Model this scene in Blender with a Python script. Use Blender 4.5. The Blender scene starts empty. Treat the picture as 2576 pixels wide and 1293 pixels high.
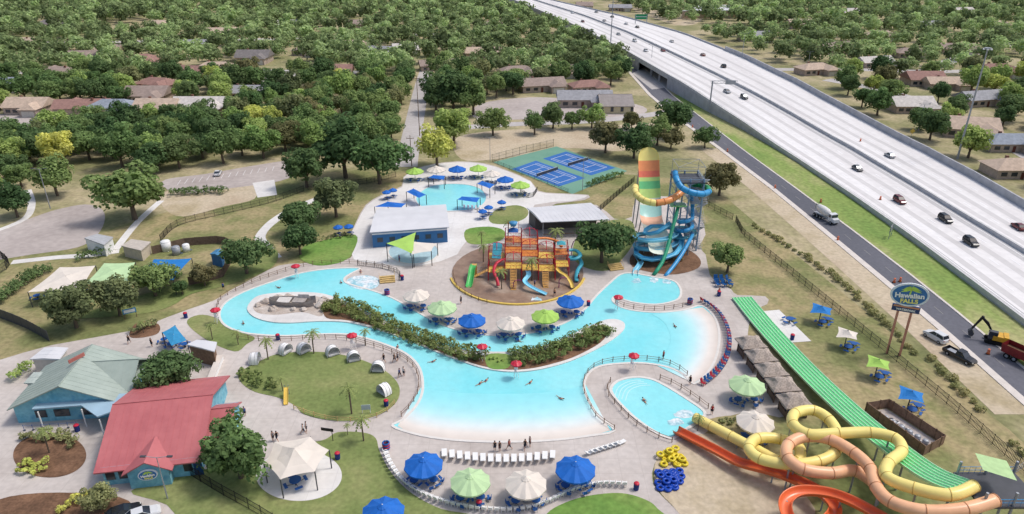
import bpy, math, random
import numpy as np
from mathutils import Vector, Matrix
random.seed(7)
R=math.radians; PI=math.pi
D=bpy.data; SCN=bpy.context.scene; C=SCN.collection
TH=R(25.1); F=1773.0; H=68.0
sT,cT=math.sin(TH),math.cos(TH)
# ---------------------------------------------------------------- survey helpers
def G(px,py,z=0.):
    u=(px-1288)/F; v=(py-646.5)/F
    d=(H-z)/(sT+v*cT)
    return Vector((u*d,d*(cT-v*sT),z))
def PY(px,py,Y):
    u=(px-1288)/F; v=(py-646.5)/F
    d=Y/(cT-v*sT)
    return Vector((u*d,Y,H-d*(sT+v*cT)))
def proj(x,y,z=0.):
    dep=y*cT+(H-z)*sT; up=-y*sT+(H-z)*cT
    return 1288+F*x/dep, 646.5+F*up/dep
def SC(py,z=0.): return F*(sT+(py-646.5)/F*cT)/(H-z)
def ordn(i):
    return '%d%s'%(i,'th' if 10<=i%100<=20 else {1:'st',2:'nd',3:'rd'}.get(i%10,'th'))
def sm(pts,n=5,closed=True):
    out=[]; k=len(pts)
    P=[Vector(p) for p in pts]
    rng=range(k) if closed else range(k-1)
    for i in rng:
        if closed: a,b,c,d=P[i-1],P[i],P[(i+1)%k],P[(i+2)%k]
        else: a,b,c,d=P[max(i-1,0)],P[i],P[i+1],P[min(i+2,k-1)]
        for j in range(n):
            t=j/n
            out.append(.5*((2*b)+(c-a)*t+(2*a-5*b+4*c-d)*t*t+(3*b-a-3*c+d)*t**3))
    if not closed: out.append(P[-1])
    return out
def resample(pts,step):
    out=[pts[0].copy()]; acc=0.
    for a,b in zip(pts,pts[1:]):
        L=(b-a).length
        if L<1e-6: continue
        t=step-acc
        while t<=L:
            out.append(a.lerp(b,t/L)); t+=step
        acc=(acc+L)%step
    return out
def inpoly(x,y,P):
    c=False; j=len(P)-1
    for i in range(len(P)):
        xi,yi=P[i][0],P[i][1]; xj,yj=P[j][0],P[j][1]
        if (yi>y)!=(yj>y) and x<(xj-xi)*(y-yi)/(yj-yi)+xi: c=not c
        j=i
    return c
# ---------------------------------------------------------------- materials
def S(r,g,b,k=.82):
    f=lambda c:((c/255+.055)/1.055)**2.4 if c>10 else c/255/12.92
    return (f(r)*k,f(g)*k,f(b)*k)
_M={}
def M(name,c,rough=.65,var=.10,scale=1.5,metal=0.,spec=.3):
    if name in _M: return _M[name]
    m=D.materials.new(name); m.use_nodes=True; nt=m.node_tree; N=nt.nodes; L=nt.links
    b=N['Principled BSDF']; b.inputs['Roughness'].default_value=rough; b.inputs['Metallic'].default_value=metal
    b.inputs['Specular IOR Level'].default_value=spec
    tc=N.new('ShaderNodeTexCoord'); no=N.new('ShaderNodeTexNoise'); no.inputs['Scale'].default_value=scale; no.inputs['Detail'].default_value=5
    L.new(tc.outputs['Object'],no.inputs['Vector'])
    rp=N.new('ShaderNodeValToRGB'); e=rp.color_ramp.elements
    e[0].position=.3; e[1].position=.7
    e[0].color=(*[x*(1-var) for x in c],1); e[1].color=(*[min(x*(1+var),.95) for x in c],1)
    L.new(no.outputs['Fac'],rp.inputs['Fac']); L.new(rp.outputs['Color'],b.inputs['Base Color'])
    _M[name]=m; return m
def NM(name,stops,sc=.05,fine=1.5,famt=.25,rough=.92,spec=.2,bump=0.,joints=None,streak=None):
    m=D.materials.new(name); m.use_nodes=True; nt=m.node_tree; N=nt.nodes; L=nt.links
    b=N['Principled BSDF']; b.inputs['Roughness'].default_value=rough; b.inputs['Specular IOR Level'].default_value=spec
    tc=N.new('ShaderNodeTexCoord')
    src=tc.outputs['Object']
    no=N.new('ShaderNodeTexNoise'); no.inputs['Scale'].default_value=sc; no.inputs['Detail'].default_value=9; no.inputs['Roughness'].default_value=.62
    if streak:
        mp=N.new('ShaderNodeMapping'); mp.inputs['Scale'].default_value=streak; L.new(src,mp.inputs['Vector']); L.new(mp.outputs[0],no.inputs['Vector'])
    else: L.new(src,no.inputs['Vector'])
    rp=N.new('ShaderNodeValToRGB'); el=rp.color_ramp.elements
    el[0].position,el[1].position=stops[0][0],stops[-1][0]; el[0].color=(*stops[0][1],1); el[1].color=(*stops[-1][1],1)
    for p,c in stops[1:-1]:
        q=el.new(p); q.color=(*c,1)
    L.new(no.outputs['Fac'],rp.inputs['Fac'])
    n2=N.new('ShaderNodeTexNoise'); n2.inputs['Scale'].default_value=fine; n2.inputs['Detail'].default_value=6; L.new(src,n2.inputs['Vector'])
    mr=N.new('ShaderNodeMapRange'); mr.inputs['From Min'].default_value=.25; mr.inputs['From Max'].default_value=.75
    mr.inputs['To Min'].default_value=1-famt; mr.inputs['To Max'].default_value=1+famt; L.new(n2.outputs['Fac'],mr.inputs['Value'])
    vm=N.new('ShaderNodeVectorMath'); vm.operation='SCALE'; L.new(rp.outputs['Color'],vm.inputs[0]); L.new(mr.outputs[0],vm.inputs['Scale'])
    out=vm.outputs[0]
    if joints:
        br=N.new('ShaderNodeTexBrick'); br.offset=0; br.inputs['Scale'].default_value=1; br.inputs['Brick Width'].default_value=joints; br.inputs['Row Height'].default_value=joints
        br.inputs['Mortar Size'].default_value=.035; br.inputs['Color1'].default_value=(1,1,1,1); br.inputs['Color2'].default_value=(.96,.955,.95,1); br.inputs['Mortar'].default_value=(.86,.85,.84,1)
        L.new(src,br.inputs['Vector'])
        v2=N.new('ShaderNodeVectorMath'); v2.operation='MULTIPLY'; L.new(out,v2.inputs[0]); L.new(br.outputs['Color'],v2.inputs[1]); out=v2.outputs[0]
    L.new(out,b.inputs['Base Color'])
    if bump:
        bp=N.new('ShaderNodeBump'); bp.inputs['Strength'].default_value=bump; bp.inputs['Distance'].default_value=.2; L.new(n2.outputs['Fac'],bp.inputs['Height']); L.new(bp.outputs[0],b.inputs['Normal'])
    _M[name]=m; return m
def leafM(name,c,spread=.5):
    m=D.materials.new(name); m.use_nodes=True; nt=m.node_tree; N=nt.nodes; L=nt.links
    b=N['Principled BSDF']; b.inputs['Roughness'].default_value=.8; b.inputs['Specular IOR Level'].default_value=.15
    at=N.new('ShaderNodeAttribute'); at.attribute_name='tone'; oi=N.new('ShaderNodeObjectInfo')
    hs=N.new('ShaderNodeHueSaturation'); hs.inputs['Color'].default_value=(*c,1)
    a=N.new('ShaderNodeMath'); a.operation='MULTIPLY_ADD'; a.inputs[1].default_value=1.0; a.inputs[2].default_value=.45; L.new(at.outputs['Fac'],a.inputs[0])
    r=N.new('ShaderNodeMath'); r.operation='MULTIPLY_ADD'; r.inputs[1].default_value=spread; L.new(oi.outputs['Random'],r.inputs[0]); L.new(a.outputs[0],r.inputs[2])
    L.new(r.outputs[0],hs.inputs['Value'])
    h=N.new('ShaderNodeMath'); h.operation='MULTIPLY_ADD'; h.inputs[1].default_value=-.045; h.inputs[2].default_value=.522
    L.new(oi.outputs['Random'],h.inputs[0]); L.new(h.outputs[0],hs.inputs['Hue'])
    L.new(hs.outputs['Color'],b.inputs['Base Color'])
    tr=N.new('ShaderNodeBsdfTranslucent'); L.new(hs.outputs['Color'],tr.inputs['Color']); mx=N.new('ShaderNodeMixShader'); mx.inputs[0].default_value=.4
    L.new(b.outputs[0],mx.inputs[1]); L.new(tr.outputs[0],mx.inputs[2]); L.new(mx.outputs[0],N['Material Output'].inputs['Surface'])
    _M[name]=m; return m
def vcolM(name,rough=.5):
    m=D.materials.new(name); m.use_nodes=True; N=m.node_tree.nodes; L=m.node_tree.links
    b=N['Principled BSDF']; b.inputs['Roughness'].default_value=rough
    at=N.new('ShaderNodeAttribute'); at.attribute_name='tint'
    tc=N.new('ShaderNodeTexCoord'); no=N.new('ShaderNodeTexNoise'); no.inputs['Scale'].default_value=.5; no.inputs['Detail'].default_value=6; L.new(tc.outputs['Object'],no.inputs['Vector'])
    mr=N.new('ShaderNodeMapRange'); mr.inputs['To Min'].default_value=.9; mr.inputs['To Max'].default_value=1.1; L.new(no.outputs['Fac'],mr.inputs['Value'])
    vm=N.new('ShaderNodeVectorMath'); vm.operation='SCALE'; L.new(at.outputs['Color'],vm.inputs[0]); L.new(mr.outputs[0],vm.inputs['Scale']); L.new(vm.outputs[0],b.inputs['Base Color'])
    return m
def waterM(name,c1,c2):
    m=NM(name,[(.35,c1),(.65,c2)],sc=.06,fine=.9,famt=.05,rough=.12,spec=.4)
    nt=m.node_tree; N=nt.nodes; L=nt.links; b=N['Principled BSDF']
    tc=N.new('ShaderNodeTexCoord'); n=N.new('ShaderNodeTexNoise'); n.inputs['Scale'].default_value=1.6; n.inputs['Detail'].default_value=3; L.new(tc.outputs['Object'],n.inputs['Vector'])
    bp=N.new('ShaderNodeBump'); bp.inputs['Strength'].default_value=.25; bp.inputs['Distance'].default_value=.1; L.new(n.outputs['Fac'],bp.inputs['Height']); L.new(bp.outputs[0],b.inputs['Normal'])
    return m
ground_m=NM('dry_grassland',[(.3,S(126,130,86)),(.45,S(154,150,108)),(.58,S(192,178,144)),(.72,S(136,138,92))],sc=.035,fine=.8,famt=.28)
parkgrass=NM('park_grass',[(.3,S(116,126,76)),(.45,S(138,140,92)),(.58,S(178,162,122)),(.72,S(120,130,76))],sc=.05,fine=1.2,famt=.28)
lawn_m=NM('green_lawn',[(.3,S(118,136,78)),(.5,S(136,148,90)),(.7,S(160,160,108))],sc=.09,fine=1.6,famt=.22)
lawnb=NM('bright_lawn',[(.3,S(96,140,66)),(.5,S(120,156,76)),(.7,S(152,166,96))],sc=.06,fine=1.2,famt=.25)
verge_m=NM('verge_grass',[(.3,S(122,152,78)),(.46,S(144,164,90)),(.6,S(182,178,126)),(.75,S(132,158,84))],sc=.06,fine=.9,famt=.3,streak=(1,.35,1))
tan_m=NM('bare_soil',[(.3,S(192,172,146)),(.5,S(210,194,168)),(.7,S(176,160,124))],sc=.06,fine=1.3,famt=.18)
deck_m=NM('pool_deck_concrete',[(.3,S(184,174,167,.9)),(.5,S(201,192,185,.9)),(.7,S(214,206,200,.9))],sc=.07,fine=1.1,famt=.10,joints=3.0)
white_deck=NM('pale_concrete',[(.3,S(214,210,206,.9)),(.5,S(227,224,220,.9)),(.7,S(237,235,232,.9))],sc=.08,fine=1.1,famt=.07,joints=3.0)
lot_m=NM('parking_asphalt',[(.3,S(176,165,159)),(.5,S(194,183,177)),(.7,S(208,199,192))],sc=.05,fine=.7,famt=.13)
road_m=NM('old_road',[(.3,S(186,180,176)),(.7,S(208,203,200))],sc=.05,fine=.7,famt=.1)
asph_m=NM('new_asphalt',[(.3,S(98,100,108)),(.7,S(122,122,130))],sc=.05,fine=1.3,famt=.12,streak=(1,.15,1))
hwy_m=NM('highway_concrete',[(.3,S(218,214,212,.9)),(.5,S(232,229,227,.9)),(.7,S(242,240,239,.9))],sc=.07,fine=.6,famt=.07,streak=(1,.05,1))
conc_m=M('barrier_concrete',S(212,211,211),.8,.12,.6)
wall_m=M('retaining_wall_concrete',S(190,190,194),.8,.15,.4)
kerb_m=M('new_kerb_concrete',S(228,219,210),.8,.08,.6)
water_m=waterM('pool_water',S(134,228,235,.88),S(162,236,239,.88))
water2=waterM('wave_pool_water',S(140,230,236,.88),S(162,237,240,.88))
wetbrown=NM('wet_splash_floor',[(.35,S(130,104,86)),(.5,S(160,134,114)),(.65,S(186,166,148))],sc=.12,fine=.8,famt=.15,rough=.35)
court_g=NM('court_green',[(.3,S(112,160,140)),(.7,S(130,174,152))],sc=.1,famt=.06)
court_b=NM('court_blue',[(.3,S(60,112,182)),(.7,S(74,128,196))],sc=.1,famt=.06)
mulch=NM('mulch',[(.35,S(108,82,64)),(.65,S(144,110,86))],sc=.4,fine=3,famt=.3)
rock_m=NM('pale_rock',[(.35,S(180,164,150)),(.65,S(220,210,200))],sc=.3,fine=1.5,famt=.2,bump=.6)
foam_m=NM('foam_water',[(.4,S(160,212,224)),(.6,S(240,244,246))],sc=.5,fine=2,famt=.2)
white=M('white_paint',S(242,242,240,.88),.5,.04); white_roof=M('white_metal_roof',S(230,230,232),.45,.06,.3)
grey=M('galvanised_steel',S(172,176,182),.45,.12,1,.2); dgrey=M('dark_grey_metal',S(80,82,88),.5); black=M('black_metal',S(36,36,40),.5)
line_m=M('line_paint',S(244,244,244),.6,.03)
blue=M('umbrella_blue',S(32,108,198,.9),.7,.12,.8); blue_l=M('pool_furniture_blue',S(38,96,170),.5,.1)
cream=M('canvas_cream',S(238,228,215),.8,.06,.6); lime=M('canvas_lime',S(176,218,106),.8,.1,.6); mint=M('canvas_pale_green',S(198,229,176),.8,.08,.6)
teal=M('teal_plastic',S(72,172,192),.35,.1); red=M('red_plastic',S(214,48,72),.4,.1); yellow=M('yellow_plastic',S(240,206,100),.4,.08); orange=M('orange_plastic',S(232,150,76),.4,.08)
yel_s=M('yellow_fibreglass',S(248,226,136,1),.34,.06,.5,0,.35); sal_s=M('salmon_fibreglass',S(242,184,142,1),.34,.1,.5,0,.35); org_s=M('orange_fibreglass',S(234,116,66,.9),.3,.1,.5,0,.5)
grn_s=M('green_fibreglass',S(52,168,108),.3,.1,.5,0,.5); grn_l=M('light_green_fibreglass',S(136,210,128),.3,.08,.5); blu_s=M('blue_fibreglass',S(58,150,204,1),.32,.1,.5,0,.35); lbl_s=M('light_blue_fibreglass',S(132,206,230,1),.32,.1,.5,0,.35)
mbl_s=M('mid_blue_fibreglass',S(100,186,220,1),.32,.1,.5,0,.35)
yseam=M('yellow_seam',S(226,196,108)); sseam=M('salmon_seam',S(214,150,108)); oseam=M('orange_seam',S(196,100,54)); bseam=M('blue_seam',S(40,120,178)); gseam=M('green_seam',S(30,130,70))
wood=M('weathered_wood',S(136,110,90),.85,.25,2); woodd=M('dark_wood',S(124,104,90),.85,.25,2); thatch=M('grey_thatch',S(186,172,160),.95,.3,4); yelwood=M('yellow_wood',S(214,184,124),.8,.12)
skinM=M('skin',S(196,148,120),.6,.04); hairM=M('dark_hair',S(46,34,28),.7)
glass=M('dark_glass',S(50,58,68),.12,.05,1,0,.6); rubber=M('rubber',S(30,30,32),.8); lampg=M('headlight_glass',S(236,236,228),.2); tail=M('tail_light_red',S(150,20,20),.3)
bark=M('bark',S(116,102,88),.95,.25,3)
LEAF={'dark':leafM('leaf_dark',S(82,102,64,1.4)),'mid':leafM('leaf_mid',S(98,118,72,1.45)),'bright':leafM('leaf_bright',S(124,144,84,1.4)),'yellow':leafM('leaf_yellow',S(172,178,98,1.2)),'brown':leafM('leaf_brown',S(110,108,74,1.3)),'olive':leafM('leaf_olive',S(116,122,84,1.35)),'hedge':leafM('leaf_hedge',S(120,130,78,1.25),.1)}
# ---------------------------------------------------------------- mesh builder
class MB:
    def __init__(s): s.v=[]; s.f=[]; s.m=[]
    def add(s,vs,fs,mi=0):
        o=len(s.v); s.v+= [Vector(v) for v in vs]; s.f+=[tuple(i+o for i in f) for f in fs]; s.m+=[mi]*len(fs); return s
    def poly(s,pts,mi=0,up=True):
        a=sum(p[0]*q[1]-q[0]*p[1] for p,q in zip(pts,pts[1:]+pts[:1]))
        if (a<0)==up: pts=pts[::-1]
        return s.add(pts,[tuple(range(len(pts)))],mi)
    def prism(s,pts,z0,z1,mi=0):
        a=sum(p[0]*q[1]-q[0]*p[1] for p,q in zip(pts,pts[1:]+pts[:1]))
        if a<0: pts=pts[::-1]
        n=len(pts); vs=[(p[0],p[1],z0) for p in pts]+[(p[0],p[1],z1) for p in pts]
        return s.add(vs,[tuple(range(n))[::-1],tuple(range(n,2*n))]+[(i,(i+1)%n,n+(i+1)%n,n+i) for i in range(n)],mi)
    def box(s,c,d,rz=0,mi=0):
        cx,cy,cz=c; x,y,z=d[0]/2,d[1]/2,d[2]/2; ca,sa=math.cos(rz),math.sin(rz)
        vs=[(cx+ca*a-sa*b,cy+sa*a+ca*b,cz+k) for k in (-z,z) for a,b in ((-x,-y),(x,-y),(x,y),(-x,y))]
        return s.add(vs,[(3,2,1,0),(4,5,6,7),(0,1,5,4),(1,2,6,5),(2,3,7,6),(3,0,4,7)],mi)
    def cyl(s,a,b,r1,r2=None,n=8,mi=0):
        a=Vector(a); b=Vector(b); r2=r1 if r2 is None else r2
        t=(b-a).normalized(); x=t.orthogonal().normalized(); y=t.cross(x)
        vs=[]
        for p,r in ((a,r1),(b,r2)):
            vs+=[p+(x*math.cos(2*PI*i/n)+y*math.sin(2*PI*i/n))*r for i in range(n)]
        return s.add(vs,[(i,(i+1)%n,n+(i+1)%n,n+i) for i in range(n)]+[tuple(range(n))[::-1],tuple(range(n,2*n))],mi)
    def bar(s,a,b,w,h=None,mi=0): 
        return s.cyl(a,b,w*.7,None,4,mi)
    def loft(s,secs,mi=0,cap=True,closed=True):
        n=len(secs[0]); vs=[v for q in secs for v in q]; fs=[]
        for k in range(len(secs)-1):
            for i in range(n if closed else n-1):
                fs.append((k*n+i,k*n+(i+1)%n,(k+1)*n+(i+1)%n,(k+1)*n+i))
        if cap and closed: fs+=[tuple(range(n))[::-1],tuple(range((len(secs)-1)*n,len(secs)*n))]
        return s.add(vs,fs,mi)
    def sweep(s,pts,prof,closed=False,mi=0,mfun=None,cap=False,wfun=None):
        n=len(prof); secs=[]
        for i,p in enumerate(pts):
            t=(pts[min(i+1,len(pts)-1)]-pts[max(i-1,0)])
            if t.length<1e-6: t=Vector((0,1,0))
            t.normalize(); sd=t.cross(Vector((0,0,1)))
            if sd.length<.05: sd=Vector((1,0,0))
            sd.normalize(); up=sd.cross(t); w=wfun(i) if wfun else 1
            secs.append([p+sd*a*w+up*b*w for a,b in prof])
        o=len(s.m); s.loft(secs,mi,cap,closed)
        if mfun:
            m=n if closed else n-1
            for k in range(len(secs)-1):
                for i in range(m): s.m[o+k*m+i]=mfun(k,i)
        return s
    def tube(s,pts,r,n=10,seam=0,mi=0):
        pr=[(r*math.cos(2*PI*i/n),r*math.sin(2*PI*i/n)) for i in range(n)]
        s.sweep(pts,pr,True,mi,None,True)
        if seam:
            for p,q in zip(pts[::seam],pts[1::seam]):
                t=(q-p).normalized(); s.cyl(p,p+t*.12,r*1.05,None,n,1)
        return s
    def sphere(s,c,r,n=10,m=6,mi=0,sz=1.,z0=-1):
        c=Vector(c); secs=[]
        for j in range(m+1):
            a=-PI/2+PI*j/m; rr=r*math.cos(a)+1e-4; z=r*math.sin(a)*sz
            if math.sin(a)<z0: continue
            secs.append([c+Vector((rr*math.cos(2*PI*i/n),rr*math.sin(2*PI*i/n),z)) for i in range(n)])
        return s.loft(secs,mi)
    def band(s,pts,w,z0,z1,closed=False,mi=0):
        n=len(pts); secs=[]
        for i,p in enumerate(pts):
            a=pts[i-1] if (closed or i) else p; b=pts[(i+1)%n] if (closed or i<n-1) else p
            t=Vector((b[0]-a[0],b[1]-a[1],0)).normalized(); nn=Vector((-t.y,t.x,0))*w/2
            q=Vector((p[0],p[1],0)); zb=z0(p) if callable(z0) else z0; zt=z1(p) if callable(z1) else z1
            secs.append([q-nn+Vector((0,0,zb)),q-nn+Vector((0,0,zt)),q+nn+Vector((0,0,zt)),q+nn+Vector((0,0,zb))])
        if closed: secs.append(secs[0])
        return s.loft(secs,mi,not closed)
    def build(s,name,mats,parent=None,smooth=False,world=False):
        off=Vector((0,0,0))
        if world and parent is not None:
            p=parent
            while p: off+=p.location; p=p.parent
        me=D.meshes.new(name); me.from_pydata([tuple(v-off) for v in s.v],[],s.f)
        if not isinstance(mats,(list,tuple)): mats=[mats]
        for m in mats: me.materials.append(m)
        if len(mats)>1: me.polygons.foreach_set('material_index',s.m)
        if smooth: me.polygons.foreach_set('use_smooth',[True]*len(s.f))
        o=D.objects.new(name,me); C.objects.link(o)
        if parent: kid(o,parent)
        return o
KIDS={}; USED=set()
def kid(o,p): o.parent=p; KIDS.setdefault(p.name,[]).append(o)
def tag(o,label,cat,group=None):
    o['label']=label; o['category']=cat
    if group: o['group']=group
    return o
def thing(name,label,cat,loc=(0,0,0),rz=0,group=None):
    o=D.objects.new(name,None); o.empty_display_size=.2; C.objects.link(o); o.location=loc; o.rotation_euler=(0,0,rz)
    return tag(o,label,cat,group)
def dup(p,loc,rz=0,s=1.,label=None,group=None):
    def cp(o,par):
        c=o.copy(); C.objects.link(c)
        if par is not None: kid(c,par)
        for k in list(KIDS.get(o.name,[])): cp(k,c)
        return c
    if p.name not in USED: USED.add(p.name); r=p
    else: r=cp(p,None)
    USED.add(r.name)
    r.location=loc; r.rotation_euler=(0,0,rz); r.scale=(s,s,s) if not isinstance(s,tuple) else s
    if label: r['label']=label
    if group: r['group']=group
    return r
def setm(r,part,mat):
    for k in KIDS.get(r.name,[]):
        if k.name.split('.')[0]==part:
            k.material_slots[0].link='OBJECT'; k.material_slots[0].material=mat
        setm(k,part,mat)
def struct(o): o['kind']='structure'; return o
def sheet(name,px,z,mat,smooth=True,n=4):
    p=sm([(a,b,0) for a,b in px],n) if smooth else [Vector((a,b,0)) for a,b in px]
    return struct(MB().poly([G(q.x,q.y,z) for q in p]).build(name,mat))
def gpath(px,z=0,n=5,closed=False):
    return [G(q.x,q.y,z) for q in sm([(a,b,0) for a,b in px],n,closed)]
def pathstrip(name,px,w,z,mat):
    return struct(MB().band(gpath(px),w,0,z).build(name,mat))
def ell(cx,cy,rx,ry,n=32): return [(cx+rx*math.cos(2*PI*i/n),cy+ry*math.sin(2*PI*i/n)) for i in range(n)]
# ---------------------------------------------------------------- world, sun, camera
w=D.worlds.new('World'); SCN.world=w; w.use_nodes=True; nt=w.node_tree
sky=nt.nodes.new('ShaderNodeTexSky'); sky.sky_type='NISHITA'; sky.sun_disc=False
SE,SA=R(60),R(78)
sky.sun_elevation=SE; sky.sun_rotation=SA; sky.air_density=1.0; sky.dust_density=4.0; sky.ozone_density=1.0
nt.links.new(sky.outputs[0],nt.nodes['Background'].inputs['Color']); nt.nodes['Background'].inputs['Strength'].default_value=.15
sl=D.lights.new('sun','SUN'); sl.energy=1.85; sl.angle=R(11); sl.color=(1,.98,.95)
so=D.objects.new('sun',sl); C.objects.link(so)
so.rotation_euler=Vector((math.cos(SE)*math.sin(SA),math.cos(SE)*math.cos(SA),math.sin(SE))).to_track_quat('Z','Y').to_euler()
cam=D.cameras.new('camera'); co=D.objects.new('camera',cam); C.objects.link(co); SCN.camera=co
co.location=(0,0,H); co.rotation_euler=(PI/2-TH,0,0); cam.sensor_fit='HORIZONTAL'; cam.sensor_width=36; cam.lens=F/2576*36; cam.clip_end=6000; cam.clip_start=1
SCN.view_settings.view_transform='Standard'; SCN.view_settings.look='None'; SCN.view_settings.exposure=0
# ---------------------------------------------------------------- ground sheets
struct(MB().poly([(-2500,-300,0),(2500,-300,0),(2500,4000,0),(-2500,4000,0)]).build('ground',ground_m))
sheet('park_ground',[(-80,660),(60,640),(330,560),(760,440),(1010,430),(1300,420),(1600,440),(1780,470),(1900,560),(2100,720),(2350,930),(2700,1230),(2700,1400),(-80,1400)],.02,parkgrass,True,2)
deck=[(1015,445),(1045,425),(1090,412),(1150,406),(1215,410),(1275,428),(1335,455),(1355,480),(1400,486),(1480,490),(1470,503),(1400,512),(1400,520),(1500,515),(1545,550),(1590,545),(1600,500),(1690,495),(1755,535),(1775,590),(1757,620),(1775,640),(1785,690),(1805,708),(1840,728),(1855,742),(1925,745),(1930,765),(1895,785),(1880,850),(1900,885),(1990,1010),(2010,1035),(1960,1050),(1900,1035),(1840,1045),(1800,1060),(1780,1085),(1740,1110),(1700,1120),(1660,1145),(1640,1190),(1650,1230),(1680,1262),(1712,1295),(1760,1360),(900,1380),(0,1380),(-120,1380),(-100,930),(0,905),(130,868),(330,832),(410,802),(480,776),(540,755),(580,730),(640,698),(700,668),(760,662),(860,655),(888,640),(880,600),(895,560),(920,515),(960,490),(1010,468)]
sheet('pool_deck',deck,.06,deck_m,True,2)
sheet('pool_deck_upper',[(1015,447),(1045,427),(1090,414),(1150,408),(1215,412),(1275,430),(1335,457),(1353,482),(1400,488),(1478,492),(1440,505),(1345,515),(1330,560),(1300,590),(1180,600),(1150,640),(1060,668),(960,664),(890,652),(882,600),(898,560),(922,517),(962,492),(1012,470)],.075,white_deck,True,2)
# parking lots, roads, paths
sheet('parking_lot',[(-80,610),(0,578),(80,548),(140,528),(215,514),(258,528),(262,560),(240,595),(195,622),(80,640),(-80,660)],.04,lot_m)
sheet('parking_lot',[(415,452),(520,437),(640,416),(735,404),(765,425),(705,455),(590,472),(480,486),(420,476)],.04,lot_m)
sheet('parking_lot',[(-80,300),(40,285),(110,290),(140,300),(100,325),(60,345),(-80,350)],.04,lot_m)
sheet('parking_lot',[(1205,262),(1330,245),(1450,250),(1600,262),(1620,285),(1500,300),(1330,300),(1200,300)],.03,lot_m)
sheet('dry_field',[(1150,345),(1300,325),(1480,322),(1640,310),(1660,345),(1560,380),(1420,372),(1250,400),(1160,400)],.03,tan_m)
sheet('dry_field',[(420,480),(600,468),(640,465),(640,500),(560,520),(460,545),(410,520)],.03,tan_m)
sheet('dry_field',[(1590,20),(1760,20),(1760,55),(1700,62)],.03,tan_m)
pathstrip('road',[(1022,420),(1028,380),(1038,330),(1050,270),(1062,215),(1075,170)],7,.05,road_m)
pathstrip('road',[(1028,335),(1150,322),(1300,312),(1480,305),(1640,288),(1700,275)],6,.045,road_m)
pathstrip('road',[(-60,190),(200,175),(420,172),(640,178),(900,182)],8,.045,road_m)
pathstrip('road',[(-60,110),(300,105),(700,98),(1100,85)],9,.045,road_m)
pathstrip('road',[(1900,175),(2150,175),(2400,180),(2640,165)],8,.045,road_m)
pathstrip('road',[(2080,200),(2250,235),(2420,300),(2640,420)],8,.045,road_m)
pathstrip('road',[(2300,190),(2400,150),(2500,120),(2640,90)],8,.05,road_m)
pathstrip('path',[(695,650),(668,620),(655,598),(672,572),(700,548),(745,522),(800,500)],2.6,.08,white_deck)
pathstrip('path',[(405,505),(345,560),(290,628)],1.8,.05,white_deck)
pathstrip('path',[(-20,585),(60,552),(80,515),(70,478)],1.8,.05,white_deck)
pathstrip('path',[(30,660),(140,648),(230,642),(300,632)],2.2,.05,white_deck)
sheet('ramp',[(635,460),(690,452),(697,490),(648,497)],.05,white_deck,False)
# lawns laid in the deck
L1=[(660,905),(700,890),(760,885),(830,887),(900,902),(950,922),(985,945),(1005,975),(998,1010),(960,1040),(900,1057),(830,1057),(765,1042),(742,1020),(700,1000),(640,985),(605,960),(605,935)]
sheet('lawn',L1,.10,lawn_m)
sheet('lawn',[(818,1105),(850,1087),(915,1088),(945,1102),(955,1135),(985,1190),(1035,1240),(1110,1280),(1200,1300),(1250,1360),(560,1360),(420,1270),(330,1235),(480,1185),(640,1170),(760,1120)],.09,lawn_m)
sheet('canopy_pad',ell(752,1196,108,64),.11,white_deck)
sheet('lawn',[(1375,1293),(1420,1265),(1480,1247),(1560,1240),(1620,1255),(1655,1280),(1690,1340),(1360,1340)],.09,lawnb)
sheet('lawn',[(470,812),(500,792),(545,800),(580,828),(640,848),(620,866),(590,884),(520,855)],.09,lawn_m)
sheet('lawn',[(1172,578),(1230,570),(1268,580),(1264,602),(1220,614),(1176,610)],.095,lawnb)
sheet('lawn',[(1230,545),(1255,524),(1300,516),(1328,528),(1322,548),(1285,562),(1240,562)],.095,lawn_m)
sheet('lawn',[(800,608),(893,590),(890,630),(862,658),(800,668),(755,650),(765,620)],.085,lawnb)
sheet('dry_field',[(668,598),(690,565),(760,525),(850,515),(890,530),(878,560),(800,590),(700,612)],.085,parkgrass)
sheet('lawn',[(1440,640),(1460,585),(1530,555),(1588,556),(1596,600),(1575,640),(1530,680),(1470,672)],.095,lawn_m)
sheet('lawn',[(610,640),(690,625),(695,660),(650,690),(560,720),(480,740),(430,770),(350,790),(180,800),(300,760),(420,720)],.085,lawn_m)
sheet('lawn',[(355,990),(380,960),(430,945),(485,955),(500,985),(470,1000),(410,1008)],.09,lawnb)
sheet('planting_bed',ell(125,1145,92,56),.10,mulch)
sheet('planting_bed',[(325,845),(340,815),(380,808),(402,820),(395,840),(350,850)],.09,mulch)
sheet('planting_bed',[(1590,640),(1640,625),(1720,625),(1760,650),(1755,675),(1700,690),(1640,685),(1590,670)],.095,mulch)
sheet('bare_soil',[(1690,1120),(1780,1090),(1880,1130),(1990,1210),(2050,1300),(1900,1330),(1760,1330),(1690,1270),(1650,1220),(1650,1160)],.075,tan_m)
sheet('planting_bed',[(1780,1060),(1850,1045),(1950,1060),(1960,1080),(1860,1100)],.08,parkgrass)
sheet('pad',[(1893,785),(1960,779),(2041,858),(1955,864)],.07,white_deck,False)
sheet('planting_bed',[(-30,1270),(100,1240),(300,1250),(330,1300),(200,1360),(-60,1360)],.09,mulch)
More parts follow.
